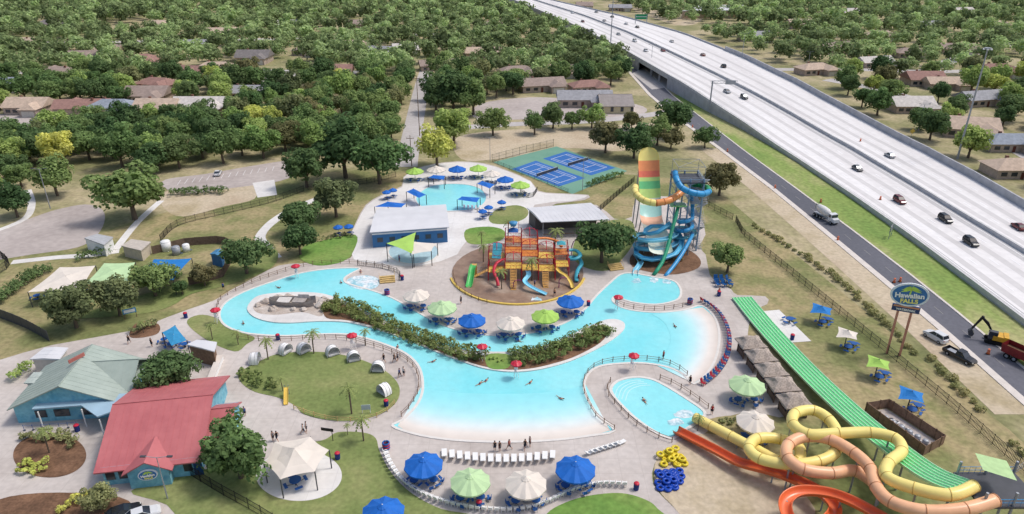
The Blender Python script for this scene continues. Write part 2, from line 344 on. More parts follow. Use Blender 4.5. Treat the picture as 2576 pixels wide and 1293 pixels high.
# water
river=[(905,676),(850,676),(790,682),(740,692),(690,708),(640,725),(600,742),(568,762),(553,785),(555,806),(572,823),(605,836),(650,843),(720,846),(800,842),(870,842),(920,852),(975,870),(1020,890),(1050,918),(1062,950),(1062,990),(1045,1025),(1012,1058),(987,1073),(1040,1092),(1110,1105),(1200,1112),(1300,1113),(1400,1108),(1480,1098),(1545,1085),(1507,1050),(1482,1012),(1470,980),(1472,955),(1486,935),(1512,922),(1560,916),(1620,915),(1680,925),(1720,944),(1745,967),(1772,948),(1796,913),(1808,870),(1808,830),(1795,795),(1765,770),(1720,781),(1660,787),(1600,783),(1560,773),(1541,757),(1550,748),(1590,761),(1650,767),(1700,757),(1713,740),(1708,720),(1690,706),(1640,697),(1590,688),(1560,692),(1535,712),(1500,745),(1475,775),(1445,800),(1400,822),(1340,838),(1270,845),(1200,842),(1140,828),(1090,808),(1040,780),(990,752),(940,733),(900,722),(870,712),(868,700),(885,688)]
sheet('river_water',river,.10,water_m,True,3)
struct(MB().band(gpath(river,0,3,True),.45,.03,.17,True).build('river_coping',M('pool_coping',S(236,231,224),.7,.06)))
def crescent(name,outer,inner,z,cols,rings=8,n=5):
    O=sm([(a,b,0) for a,b in outer],n,False); I=sm([(a,b,0) for a,b in inner],n,False); m=MB(); secs=[]; tint=[]
    for k in range(rings+1):
        t=k/rings; secs.append([G(o.x*(1-t)+i.x*t,o.y*(1-t)+i.y*t,z) for o,i in zip(O,I)])
        a=t*(len(cols)-1); j=min(int(a),len(cols)-2); a-=j
        c=[cols[j][q]*(1-a)+cols[j+1][q]*a for q in range(3)]
        tint+=[(*c,1)]*len(O)
    m.loft(secs,0,False,False)
    o=m.build(name,vcolM(name+'_tint',.35)); at=o.data.attributes.new('tint','FLOAT_COLOR','POINT')
    at.data.foreach_set('color',[x for c in tint for x in c]); return struct(o)
BC=[S(224,211,198,.9),S(238,230,220,.9),S(226,241,240,.88),S(194,240,241,.88),S(172,237,240,.88),S(158,234,239,.88),S(148,232,238,.88)]
crescent('wading_beach',[(1000,1072),(1040,1090),(1110,1103),(1200,1110),(1300,1111),(1400,1106),(1480,1096),(1535,1083)],[(1062,970),(1090,980),(1150,987),(1220,990),(1300,990),(1370,987),(1430,980),(1473,967)],.125,BC,12)
crescent('wading_beach',[(1768,773),(1794,797),(1806,831),(1806,869),(1793,912),(1770,945),(1745,964)],[(1640,790),(1670,810),(1685,838),(1685,865),(1675,890),(1660,910),(1650,918)],.125,BC,12)
isl=[(635,757),(660,744),(720,738),(780,738),(820,743),(870,760),(930,790),(1000,825),(1060,853),(1120,873),(1180,884),(1260,888),(1320,883),(1380,868),(1430,848),(1480,824),(1520,808),(1550,806),(1570,815),(1570,830),(1550,850),(1510,876),(1450,905),(1400,922),(1340,935),(1280,938),(1220,930),(1170,915),(1110,893),(1050,868),(990,845),(930,826),(870,813),(800,811),(730,815),(680,812),(640,800),(622,780)]
struct(MB().prism(gpath(isl,0,4,True),.0,.28).build('river_island',white_deck))
sheet('island_bed',[(820,752),(870,768),(930,798),(1000,832),(1060,860),(1120,880),(1180,891),(1260,895),(1320,890),(1380,876),(1430,856),(1480,832),(1515,818),(1532,830),(1510,862),(1450,895),(1400,912),(1340,926),(1280,930),(1220,922),(1170,907),(1110,886),(1050,861),(990,838),(930,818),(870,805),(822,800),(812,775)],.30,mulch)
sheet('island_bed',[(640,765),(680,750),(770,745),(812,752),(810,795),(760,785),(690,792),(645,785)],.295,rock_m)
sheet('island_lawn',[(1225,892),(1282,893),(1278,925),(1230,925)],.32,lawnb)
spool=[(1538,975),(1558,958),(1600,950),(1642,956),(1682,976),(1730,1006),(1771,1036),(1764,1056),(1722,1084),(1690,1104),(1650,1089),(1600,1055),(1560,1017),(1540,992)]
sheet('landing_pool_water',spool,.10,water2,True,4)
struct(MB().band(gpath(spool,0,4,True),.5,.03,.17,True).build('landing_pool_coping',_M['pool_coping']))
stepm=M('pool_step_aqua',S(190,239,241,.88),.3,.04)
for k in range(4):
    struct(MB().band(gpath([(1546+k*9,1000+k*3),(1556+k*9,975+k*3),(1585+k*8,960+k*4),(1612+k*8,958+k*4)],0,4),.18,.05,.112-k*.001).build('pool_step',stepm))
for c in ((1722,1042,26,10),(1700,1062,22,9),(1602,706,12,6),(1646,704,12,6),(1678,708,10,5),(1350,752,12,5)): sheet('splash_foam',[(x+random.uniform(-3,3),y+random.uniform(-2,2)) for x,y in ell(*c,14)],.118,foam_m)
upool=[(1045,500),(1062,480),(1088,468),(1130,463),(1180,466),(1213,478),(1225,498),(1215,516),(1190,528),(1120,532),(1062,522)]
sheet('pool_water',upool,.10,water2,True,4)
struct(MB().band(gpath(upool,0,4,True),.5,.03,.17,True).build('pool_coping',_M['pool_coping']))
sheet('splash_pool_water',ell(1040,634,62,30),.10,M('splash_water',S(190,220,228),.15))
struct(MB().band(gpath(ell(1040,634,64,31),0,1,True),.4,.03,.16,True).build('splash_pool_coping',_M['pool_coping']))
sheet('splash_pad',ell(1302,688,166,78),.09,wetbrown,True,1)
struct(MB().band(gpath([(1302+170*math.cos(a),688+80*math.sin(a)) for a in [R(q) for q in range(10,171,8)]],0,1),.45,.03,.35).build('splash_pad_kerb',yellow))
sheet('rapids_pool_water',[(872,705),(895,694),(935,694),(955,706),(945,724),(910,728),(880,720)],.115,foam_m)
# tennis
sheet('tennis_pad',[(1240,408),(1400,368),(1578,430),(1440,488)],.05,court_g,False)
def court(q,name):
    P=[G(a,b,.065) for a,b in q]
    struct(MB().poly(P).build(name,court_b))
    bl=lambda s,t:(P[0]*(1-s)+P[1]*s)*(1-t)+(P[3]*(1-s)+P[2]*s)*t
    m=MB()
    def ln(a,b): m.band([bl(*a),bl(*b)],.16,.05,.075)
    s0,s1,t0,t1=.14,.86,.1,.9
    for a,b in (((s0,t0),(s1,t0)),((s0,t1),(s1,t1)),((s0,t0),(s0,t1)),((s1,t0),(s1,t1)),((.23,t0),(.23,t1)),((.77,t0),(.77,t1)),((.23,.28),(.77,.28)),((.23,.72),(.77,.72)),((.5,.28),(.5,.72))): ln(a,b)
    struct(m.build('court_lines',line_m)); return bl(.08,.5),bl(.92,.5)
for i,(q,nm) in enumerate((([(1288,425),(1348,404),(1472,448),(1406,469)],'left'),([(1366,399),(1424,381),(1548,422),(1487,441)],'right'))):
    a,b=court(q,'tennis_court')
    t=thing('tennis_net','white banded net across the %s blue tennis court'%('nearer' if i==0 else 'farther'),'net',a)
    MB().band([a,b],.04,.12,1.0).build('net',dgrey,t,False,True); MB().band([a,b],.07,1.0,1.08).build('headband',white,t,False,True)
    for p in (a,b): MB().cyl(p,p+Vector((0,0,1.1)),.06).build('post',dgrey,t,False,True)
# ---------------------------------------------------------------- highway and frontage road
HL=[(1180,-42),(1290,0),(1430,58),(1560,122),(1690,197),(1770,247),(1880,318),(2000,400),(2150,500),(2300,606),(2450,718),(2640,862),(2860,1045)]
HR=[(1300,-35),(1385,0),(1560,40),(1720,85),(1870,145),(1950,185),(2060,243),(2200,318),(2330,385),(2450,450),(2560,515),(2720,610),(3200,900)]
HM=[(1240,-38),(1350,2),(1470,40),(1580,82),(1700,138),(1850,212),(2000,293),(2150,378),(2300,468),(2450,560),(2576,635),(2760,755),(3000,920)]
FL=[(1575,165),(1590,185),(1640,240),(1700,290),(1800,362),(1950,474),(2100,596),(2250,720),(2400,846),(2576,1000),(2800,1195)]
FR=[(1612,165),(1640,190),(1690,240),(1768,300),(1874,382),(2000,474),(2148,584),(2296,698),(2418,796),(2576,930),(2800,1118)]
def ss(t): t=max(0,min(1,t)); return t*t*(3-2*t)
def zH(Y): return .4+5.2*ss((Y-215)/110)
def GH(px,py,dz=0):
    p=G(px,py,0)
    for _ in range(8): p=G(px,py,zH(p.y)+dz)
    return p
def yline(px,hw):
    P=[GH(*q) if hw else G(*q) for q in px]; P.sort(key=lambda p:p.y)
    ys=[p.y for p in P]; xs=[p.x for p in P]
    return lambda Y: float(np.interp(Y,ys,xs))
xl,xr,xm=yline(HL,1),yline(HR,1),yline(HM,1); fl,fr=yline(FL,0),yline(FR,0)
YS=list(range(88,300,8))+list(range(300,900,15))
def strip(name,fa,fb,ys,z,mat):
    zf=z if callable(z) else (lambda Y:z)
    return struct(MB().loft([[Vector((fb(Y),Y,zf(Y))) for Y in ys],[Vector((fa(Y),Y,zf(Y))) for Y in ys]],0,False,False).build(name,mat))
strip('highway',xl,xr,YS,zH,hwy_m)
ZP=lambda dz:(lambda p:zH(p[1])+dz)
gap=(338,372)
lw=[Vector((xl(Y),Y,0)) for Y in YS]
for seg in ([p for p in lw if p.y<=gap[0]],[p for p in lw if p.y>=gap[1]]):
    struct(MB().band(seg,.5,0,ZP(-.02)).build('retaining_wall',wall_m))
struct(MB().band(lw,.45,ZP(-1.3),ZP(.95)).build('highway_parapet',conc_m))
for Y in (gap[0]+9,gap[0]+22):
    for k in range(5):
        x=xl(Y)+2+k*12; o=MB().cyl((x,Y,0),(x,Y,zH(Y)-.2),.6,None,10).build('bridge_pillar',wall_m); tag(o,'round concrete bridge pillar in the underpass, %s row, %s from left'%('front' if Y<350 else 'back',ordn(k+1)),'pillar','bridge pillars under the highway')
sheet('underpass_road',[(1590,185),(1655,150),(1760,190),(1720,215),(1640,225)],.055,road_m,False)
struct(MB().band([Vector((xm(Y),Y,0)) for Y in YS],.6,ZP(0),ZP(1.0)).build('median_barrier',conc_m))
struct(MB().band([Vector((xr(Y),Y,0)) for Y in YS if Y<420],.5,0,ZP(2.2)).build('right_parapet',wall_m))
struct(MB().band([Vector((xr(Y),Y,0)) for Y in YS if Y>=405],.5,0,ZP(.9)).build('right_parapet',wall_m))
m=MB()
for side in ((xl,xm),(xm,xr)):
    for fr_ in (.1,.32,.54,.76,.93):
        edge=fr_ in (.1,.93)
        Y=92.
        while Y<640:
            X=lambda y:side[0](y)*(1-fr_)+side[1](y)*fr_
            a,b=Y,Y+(12 if edge else 3.5)
            p=Vector((X(a),a,zH(a)+.03)); q=Vector((X(b),b,zH(b)+.03)); wv=Vector((.09,0,0))
            m.add([p-wv,p+wv,q+wv,q-wv],[(0,1,2,3)])
            Y+=12
struct(m.build('lane_markings',M('lane_paint',S(252,252,252,.95),.6,.02)))
shm=NM('shoulder_concrete',[(.3,S(194,192,191)),(.7,S(213,211,210))],sc=.06,famt=.08,streak=(1,.1,1))
strip('highway_shoulder',xl,lambda Y:xl(Y)+2.6,YS,lambda Y:zH(Y)+.015,shm)
strip('highway_seam',lambda Y:xm(Y)-3.2,lambda Y:xm(Y)-.4,YS,lambda Y:zH(Y)+.015,shm)
for k,(a,b,f) in enumerate(((xl,xm,.21),(xl,xm,.43),(xl,xm,.65),(xm,xr,.21),(xm,xr,.43),(xm,xr,.65))):
    strip('tyre_wear',lambda Y:a(Y)*(1-f)+b(Y)*f-.9,lambda Y:a(Y)*(1-f)+b(Y)*f+.9,YS,lambda Y:zH(Y)+.012,_M.get('tyre_wear') or NM('tyre_wear',[(.3,S(210,207,205)),(.55,S(222,219,217)),(.7,S(233,231,229))],sc=.07,fine=.5,famt=.06,streak=(1,.04,1)))
FY=[Y for Y in YS if Y<405]
strip('verge',fr,lambda Y:xl(Y)-.2,[Y for Y in FY if Y<330],.03,verge_m)
strip('verge',lambda Y:fl(Y)-7.5,lambda Y:fl(Y)-1.6,[Y for Y in FY if Y<240],.03,tan_m)
strip('frontage_road',fl,fr,FY,.05,asph_m)
struct(MB().band([Vector((fl(Y)-.8,Y,0)) for Y in FY],1.5,0,.14).build('kerb',kerb_m))
struct(MB().band([Vector((fr(Y)+.25,Y,0)) for Y in FY],.5,0,.14).build('kerb',kerb_m))
m=MB()
for Y in range(92,330,9):
    x=(fl(Y)+fr(Y))/2; x2=(fl(Y+3)+fr(Y+3))/2; m.add([(x-.07,Y,.065),(x+.07,Y,.065),(x2+.07,Y+3,.065),(x2-.07,Y+3,.065)],[(0,1,2,3)])
struct(m.build('frontage_markings',M('faded_paint',S(150,148,146))))
m=MB()
for i in range(14):
    a=G(455+i*18,452-i*2.6,.06); m.add([a,a+Vector((.12,0,0)),a+Vector((.9,-4.5,0)),a+Vector((.78,-4.5,0))],[(0,1,2,3)])
struct(m.build('bay_lines',line_m))
# ---------------------------------------------------------------- foliage
rs=np.random.RandomState(5)
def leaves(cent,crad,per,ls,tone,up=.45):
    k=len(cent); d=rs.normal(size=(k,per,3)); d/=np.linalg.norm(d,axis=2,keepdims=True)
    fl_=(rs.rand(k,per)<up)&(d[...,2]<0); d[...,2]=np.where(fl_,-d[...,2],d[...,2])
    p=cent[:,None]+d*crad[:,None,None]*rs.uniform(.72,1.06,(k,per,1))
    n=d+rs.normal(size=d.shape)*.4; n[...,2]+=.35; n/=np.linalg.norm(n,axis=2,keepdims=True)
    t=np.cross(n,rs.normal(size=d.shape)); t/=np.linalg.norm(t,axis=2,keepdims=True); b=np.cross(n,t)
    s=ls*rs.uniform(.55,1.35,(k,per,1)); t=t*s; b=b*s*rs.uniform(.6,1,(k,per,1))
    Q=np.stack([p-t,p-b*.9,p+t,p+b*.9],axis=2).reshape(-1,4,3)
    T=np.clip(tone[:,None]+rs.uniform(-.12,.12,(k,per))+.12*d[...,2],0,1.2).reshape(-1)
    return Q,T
def npmesh(name,Q,T,mat):
    n=len(Q); me=D.meshes.new(name)
    me.vertices.add(n*4); me.vertices.foreach_set('co',np.ascontiguousarray(Q,dtype=np.float32).reshape(-1))
    me.loops.add(n*4); me.loops.foreach_set('vertex_index',np.arange(n*4,dtype=np.int32))
    me.polygons.add(n); me.polygons.foreach_set('loop_start',np.arange(0,n*4,4,dtype=np.int32))
    me.update(calc_edges=True)
    a=me.attributes.new('tone','FLOAT','POINT'); a.data.foreach_set('value',np.repeat(T,4).astype(np.float32))
    me.materials.append(mat); return me
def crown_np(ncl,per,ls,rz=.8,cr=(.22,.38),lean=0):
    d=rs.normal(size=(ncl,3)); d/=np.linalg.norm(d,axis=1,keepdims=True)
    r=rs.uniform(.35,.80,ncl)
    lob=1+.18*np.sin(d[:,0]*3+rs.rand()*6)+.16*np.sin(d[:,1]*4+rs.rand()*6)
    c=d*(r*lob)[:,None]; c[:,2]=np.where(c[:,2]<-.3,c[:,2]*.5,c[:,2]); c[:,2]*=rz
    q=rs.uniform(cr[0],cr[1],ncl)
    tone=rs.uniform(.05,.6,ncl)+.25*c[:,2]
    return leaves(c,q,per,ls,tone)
CROWNS=[]
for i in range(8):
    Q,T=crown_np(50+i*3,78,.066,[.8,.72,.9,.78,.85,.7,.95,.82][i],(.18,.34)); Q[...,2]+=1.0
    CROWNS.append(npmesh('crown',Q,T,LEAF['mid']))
TRUNKS=[]
for i in range(3):
    rr=random.Random(i); m=MB(); m.cyl((0,0,-.02),(.02,0,.45),.075,.055,8)
    for k in range(5):
        a=k*1.26+rr.random(); e=Vector((.5*math.cos(a),.5*math.sin(a),.95+.25*rr.random())); mid=Vector((.18*math.cos(a),.18*math.sin(a),.66))
        m.cyl((.02,0,.42),mid,.04,.028,6); m.cyl(mid,e,.028,.01,5)
    o=m.build('trunk',bark); TRUNKS.append(o.data); D.objects.remove(o)
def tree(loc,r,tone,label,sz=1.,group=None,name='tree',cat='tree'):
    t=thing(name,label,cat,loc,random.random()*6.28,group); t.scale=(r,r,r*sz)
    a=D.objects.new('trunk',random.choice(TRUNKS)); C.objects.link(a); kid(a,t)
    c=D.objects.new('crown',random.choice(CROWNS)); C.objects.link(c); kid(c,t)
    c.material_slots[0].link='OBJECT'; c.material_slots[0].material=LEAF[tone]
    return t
def ptree(px,py,wpx,tone,label,sz=1.):
    r=wpx/2/SC(py,4); r=wpx/2/SC(py,r*sz)/1.0
    p=G(px,py,r*sz*1.0); tree((p.x,p.y,0),r,tone,label,sz); PT.append((p.x,p.y,r))
PT=[]
for a in [
 (322,478,190,'mid','broad green oak beside the left parking lot',.85),
 (840,492,118,'olive','spreading oak on the dry mound above the curving path'),
 (757,538,108,'dark','upper of two round oaks left of the white roofed pool house'),
 (750,597,96,'dark','lower of two round oaks left of the white roofed pool house'),
 (612,634,122,'dark','dark oak between the service yard and the river fence'),
 (1517,597,142,'dark','large dark oak between the play structure and the slide tower'),
 (1835,643,96,'mid','lone oak on dry grass right of the slide tower'),
 (1815,445,100,'brown','rounded brownish tree right of the slide tower top'),
 (765,415,120,'dark','left dark oak of the grove above the upper parking lot'),
 (862,368,170,'dark','biggest dark oak of the grove above the upper parking lot'),
 (950,392,150,'mid','rightmost oak of the grove left of the pool umbrellas'),
 (1097,365,118,'yellow','yellow green tree just behind the pool umbrellas'),
 (1140,312,112,'bright','bright green tree standing by the road fork'),
 (1240,302,80,'mid','lone round tree in the dry church field'),
 (1345,306,66,'mid','first tree from the left in the row before the church'),
 (1392,288,72,'dark','tallest tree in the row before the church'),
 (1440,298,56,'mid','third tree from the left in the row before the church'),
 (1490,290,66,'bright','fourth tree from the left in the row before the church'),
 (1590,300,52,'brown','small round tree just below the church'),
 (1525,340,92,'brown','left half of the wide tree clump above the tennis courts'),
 (1598,350,100,'dark','right half of the wide tree clump above the tennis courts'),
 (1657,326,82,'mid','green tree right of the clump above the tennis courts'),
 (1703,290,112,'dark','tall dark tree beside the frontage road'),
 (1776,342,62,'mid','small tree close to the frontage road kerb'),
 (175,765,138,'olive','left olive tree in front of the cream shade sail'),
 (288,740,124,'olive','middle olive tree in front of the mint shade sail'),
 (380,695,114,'mid','upright green tree in front of the blue shade sail'),
 (510,690,66,'brown','small dark tree below the blue service shed'),
 (427,928,142,'dark','dark tree in a round lawn beside the snack kiosk'),
 (592,1130,188,'mid','big leafy tree at the right end of the red roof'),
 (245,1248,84,'olive','pale bushy tree in the bottom left planting bed'),
 (130,440,112,'mid','tree at the wood edge above the left lamp post'),
 (30,500,100,'dark','dark tree at the far left beside the curved path'),
 (1690,345,60,'brown','brownish shrub tree behind the tall yellow slide wall'),
 (455,720,46,'dark','small dark tree beside the upright green tree'),
 (1140,225,120,'dark','dense dark grove tree right of the utility poles'),
 (1095,240,90,'dark','dark tree at the left of the grove by the poles'),
 (1190,240,100,'mid','green tree at the right of the grove by the poles'),
]: ptree(*a)
# houses in the suburb
def rect(m,c,n,w,h,mi=0,d=.06):
    c=Vector(c); n=Vector(n).normalized(); s=Vector((-n.y,n.x,0)); 
    vs=[]
    for k in (0,d):
        for a,b in ((-w/2,-h/2),(w/2,-h/2),(w/2,h/2),(-w/2,h/2)): vs.append(c+s*a+Vector((0,0,b))+n*k)
    return m.add(vs,[(0,1,2,3),(7,6,5,4),(1,0,4,5),(2,1,5,6),(3,2,6,7),(0,3,7,4)],mi)
def house_proto(kind):
    t=thing('house','','house'); W_,Dp=[(17,9),(15,10),(19,9)][kind]; h=2.9; rh=[2.4,3.0,2.6][kind]
    m=MB(); m.box((0,0,h/2),(W_,Dp,h)); m.box((W_*.28,-Dp*.5-1.9,h/2),(6.2,3.9,h))
    if kind!=0:
        for s in (-1,1): x=s*W_/2; m.add([(x,-Dp/2,h),(x,Dp/2,h),(x,0,h+rh*.93)],[(0,1,2)])
    m.build('wall',M('house_brick',S(196,178,164),.85,.2,1),t)
    ov=.7; a,b=W_/2+ov,Dp/2+ov; hp=b if kind==0 else .01
    m=MB(); m.add([(-a,-b,h),(a,-b,h),(a,b,h),(-a,b,h),(-a+hp,0,h+rh),(a-hp,0,h+rh)],[(0,1,5,4),(2,3,4,5),(1,2,5),(3,0,4),(3,2,1,0)])
    x0,x1,y0=W_*.28-3.7,W_*.28+3.7,-Dp*.5-4.5
    m.add([(x0,y0,h),(x1,y0,h),(x1,0,h+.02),(x0,0,h+.02),((x0+x1)/2,y0+2.2,h+1.9),((x0+x1)/2,0,h+1.9)],[(0,1,4),(1,2,5,4),(3,0,4,5)])
    r=m.build('roof',M('roof_shingle',S(160,140,128),.9,.18,1.2),t); MB().box((-W_*.2,.8,h+rh*.9),(.8,.8,1.4)).build('chimney',M('chimney_brick',S(140,100,84)),r)
    for x in (-W_*.38,-W_*.2): m=MB(); rect(m,(x,-Dp/2,1.5),(0,-1,0),1.8,1.2); m.build('window',glass,t)
    m=MB(); rect(m,(-W_*.05,-Dp/2,1.05),(0,-1,0),1,2.1); m.build('door',M('house_door',S(120,70,56)),t)
    m=MB(); rect(m,(W_*.28,-Dp*.5-3.85,1.15),(0,-1,0),4.8,2.2); m.build('garage_door',M('garage_white',S(222,216,206)),t)
    return t
HP=[house_proto(k) for k in range(3)]
RC={'tan':S(206,184,164),'grey':S(168,168,172),'brown':S(168,150,140),'red brown':S(164,128,118),'slate blue':S(156,164,176),'pale':S(216,209,202),'dark':S(134,128,126)}
HM_={k:M('shingle_'+k.replace(' ','_'),v,.9,.16,1) for k,v in RC.items()}
HOUSES=[(28,208,'slate blue'),(75,263,'tan'),(212,266,'red brown'),(288,266,'slate blue'),(398,266,'tan'),(512,262,'pale'),(398,208,'red brown'),(375,236,'brown'),(470,175,'red brown'),(545,170,'tan'),(278,125,'tan'),(205,138,'brown'),(350,150,'red brown'),(640,142,'dark'),(706,200,'pale'),(775,125,'brown'),(842,180,'red brown'),(620,228,'grey'),(150,180,'brown'),(905,60,'brown'),(560,80,'tan'),(130,60,'dark'),(1020,120,'pale'),(1215,130,'tan'),(1240,60,'brown'),(960,128,'grey'),(1100,160,'brown'),(400,60,'tan'),(60,105,'tan'),(480,110,'grey'),(890,112,'tan'),(720,60,'pale'),
 (1362,210,'brown'),(1480,212,'red brown'),(1415,175,'tan'),(1470,246,'grey'),(1300,178,'brown'),
 (2322,196,'red brown'),(2470,244,'grey'),(2540,352,'slate blue'),(2435,318,'tan'),(2200,152,'pale'),(2215,88,'tan'),(2100,120,'brown'),(2405,120,'brown'),(2505,175,'red brown'),(2010,60,'tan'),(2340,60,'grey'),(2500,60,'tan'),(2140,30,'pale'),(1900,90,'grey'),(2560,415,'tan'),(2290,260,'pale'),(2380,205,'tan'),(2050,170,'tan'),(1470,12,'brown'),(1560,18,'grey'),(2290,130,'brown'),(2420,30,'pale')]
HW=[]
lz=lambda x:'left of the highway' if x<1600 else 'right of the highway'
order={}
for i,(px,py,c) in sorted(enumerate(HOUSES),key=lambda q:q[1][0]):
    k=(c,lz(px)); order[k]=order.get(k,0)+1
    p=G(px,py,3); s=dup(HP[i%3],(p.x,p.y,0),random.choice((0,0,.25,-.25,PI+.1,.1)),random.uniform(.95,1.15),'%s roofed house %s, %s of that colour from left'%(c,lz(px),ordn(order[k])),'houses in the wooded suburb')
    setm(s,'roof',HM_[c]); HW.append((p.x,p.y,py))
# wood sampling
WOODS=[[(-200,335),(60,350),(200,335),(330,330),(600,290),(1000,290),(1012,330),(1000,400),(760,385),(700,395),(550,425),(420,440),(240,420),(100,440),(60,480),(-200,520)],
 [(-600,-60),(1180,-60),(1300,0),(1430,60),(1575,165),(1560,215),(1210,250),(1200,285),(1085,285),(1070,230),(1030,240),(1010,290),(600,285),(330,325),(200,330),(100,285),(-200,290)],
 [(1430,-60),(2800,-60),(3000,500),(2600,480),(2350,368),(2100,235),(1900,135),(1720,68),(1580,30)]]
ROADS=[([G(a,b) for a,b in q],w_) for q,w_ in (([(1022,420),(1028,380),(1038,330),(1050,270),(1062,215),(1075,170)],6.5),([(-60,190),(200,175),(420,172),(640,178),(900,182)],7),([(-60,110),(300,105),(700,98),(1100,85)],7),([(1900,175),(2150,175),(2400,180),(2640,165)],7),([(2080,200),(2250,235),(2420,300),(2640,420)],6))]
def dseg(x,y,a,b):
    ax,ay,bx,by=a.x,a.y,b.x,b.y; L=(bx-ax)**2+(by-ay)**2; t=max(0,min(1,((x-ax)*(bx-ax)+(y-ay)*(by-ay))/L)); return math.hypot(x-ax-t*(bx-ax),y-ay-t*(by-ay))
cand=[]; cell={}
def okp(x,y,sp):
    cx,cy=int(x//16),int(y//16)
    for i in (-1,0,1):
        for j in (-1,0,1):
            for q in cell.get((cx+i,cy+j),()):
                if (q[0]-x)**2+(q[1]-y)**2<sp*sp: return False
    return True
rr=random.Random(3)
for it in range(75000):
    if it<16000: y=rr.uniform(170,330); x=rr.uniform(-260,330)
    else: y=rr.uniform(330,900); x=rr.uniform(-560,620)
    px,py=proj(x,y)
    if px<-120 or px>2700: continue
    zone=next((k for k in range(3) if inpoly(px,py,WOODS[k])),None)
    if zone is None: continue
    sp=7.3 if zone==0 else (8.7 if y<420 else 10.3)
    if zone==2: sp=11.2
    cl=math.sin(x*.045+1.3)+math.sin(y*.037+.4)+.8*math.sin((x+y)*.03)
    if cl>(1.8 if zone==1 else 1.7 if zone==2 else 9): continue
    if not okp(x,y,sp): continue
    if zone==2 and x<xr(y)+9: continue
    if zone==1 and x>xl(y)-8: continue
    bad=False
    for hx,hy,hp in HW:
        dx=x-hx*(y/hy); dy=hy-y; lim=(23 if hp>230 else 20) if hx<60 else 25
        if (abs(dx)<11 and -8<dy<lim): bad=True; break
    if bad: continue
    for q,w_ in ROADS:
        if any(dseg(x,y,a,b)<w_ for a,b in zip(q,q[1:])): bad=True; break
    if bad: continue
    if any(math.hypot(x-a,y-b)<c*1.0+2 for a,b,c in PT): continue
    cand.append((y,x,zone)); cell.setdefault((int(x//16),int(y//16)),[]).append((x,y))
cand.sort()
near=cand[:261]; far=cand[261:]
TN={'dark':'dark green','mid':'mid green','bright':'bright green','yellow':'yellow green','brown':'brownish','olive':'olive green'}
left=[c for c in near if c[2]!=2]; right=[c for c in near if c[2]==2]
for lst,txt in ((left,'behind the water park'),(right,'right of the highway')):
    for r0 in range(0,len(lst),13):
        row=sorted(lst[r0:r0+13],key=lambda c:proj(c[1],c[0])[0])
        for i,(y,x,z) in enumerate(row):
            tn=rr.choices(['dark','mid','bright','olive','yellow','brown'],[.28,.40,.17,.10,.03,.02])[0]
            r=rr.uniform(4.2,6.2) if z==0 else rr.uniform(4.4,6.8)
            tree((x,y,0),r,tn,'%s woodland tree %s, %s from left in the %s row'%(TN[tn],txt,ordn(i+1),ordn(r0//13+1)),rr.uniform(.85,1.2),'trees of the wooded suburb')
Qs=[];Ts=[]
base=[crown_np(20,11,.17,.85,(.25,.42)) for _ in range(6)]+[crown_np(26,18,.12,.85,(.22,.38)) for _ in range(6)]
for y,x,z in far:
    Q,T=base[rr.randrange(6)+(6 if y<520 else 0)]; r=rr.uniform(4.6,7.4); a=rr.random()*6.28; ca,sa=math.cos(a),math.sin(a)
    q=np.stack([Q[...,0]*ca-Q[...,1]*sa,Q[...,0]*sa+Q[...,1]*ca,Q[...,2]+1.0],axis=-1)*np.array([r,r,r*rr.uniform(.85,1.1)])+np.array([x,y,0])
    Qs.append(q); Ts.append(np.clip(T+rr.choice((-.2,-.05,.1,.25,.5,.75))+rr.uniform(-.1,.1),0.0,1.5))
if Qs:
    me=npmesh('far_woodland',np.concatenate(Qs),np.concatenate(Ts),leafM('leaf_far_hazed',S(112,128,86,1.6),.0)); o=D.objects.new('far_woodland',me); C.objects.link(o); o['kind']='stuff'; tag(o,'far off mass of green tree crowns filling the suburb to the top','trees')  # paler leaf colour paints distance haze onto the far crowns
print('trees near',len(near),'far',len(far))
# hedges and bushes
def hedge(px,w,h,mat,label,name='hedge',cat='hedge',dens=1.,z0=.25,ls=.2):
    p=resample(gpath(px,0,5),.55/dens); c=[];t=[]
    for i,q in enumerate(p):
        a=p[min(i+1,len(p)-1)]-p[max(i-1,0)]; a.normalize(); n=Vector((-a.y,a.x,0)); wi=w(i/len(p)) if callable(w) else w
        for k in range(max(1,int(wi/.8))):
            c.append(q+n*random.uniform(-.5,.5)*wi+Vector((0,0,z0+h*random.uniform(.25,.75)))); t.append(random.uniform(.1,.8))
    c=np.array([tuple(q) for q in c]); Q,T=leaves(c,np.random.RandomState(1).uniform(.4,.75,len(c))*min(1,h*.7),26,ls,np.array(t),.7)
    me=npmesh(name,Q-np.array([p[0].x,p[0].y,0]),T,mat); o=D.objects.new(name,me); C.objects.link(o); o.location=(p[0].x,p[0].y,0); return tag(o,label,cat)
hedge([(828,770),(880,785),(950,812),(1020,845),(1100,873),(1160,893),(1218,906)],lambda t:5.2-1.6*t,1.5,LEAF['hedge'],'long shaggy hedge filling the left arm of the river island')
hedge([(1288,908),(1340,902),(1400,888),(1450,868),(1490,848),(1525,832)],4.6,1.4,LEAF['hedge'],'shaggy hedge filling the right arm of the river island')
hedge([(430,492),(480,488),(530,486),(570,487)],3,1.8,LEAF['dark'],'clipped dark hedge beside the upper parking lot')
hedge([(195,655),(240,645),(282,637)],2.4,1.6,LEAF['dark'],'clipped dark hedge below the white plant building')
hedge([(0,765),(50,722),(115,682)],3.2,1.8,LEAF['dark'],'long dark hedge at the left edge beside the cream shade sail')
hedge([(1480,470),(1520,456),(1565,443)],1.6,1.6,LEAF['mid'],'low hedge at the lower edge of the tennis courts')
hedge([(605,940),(640,958),(690,985)],2.4,.9,LEAF['hedge'],'low flowering hedge on the left rim of the round lawn')
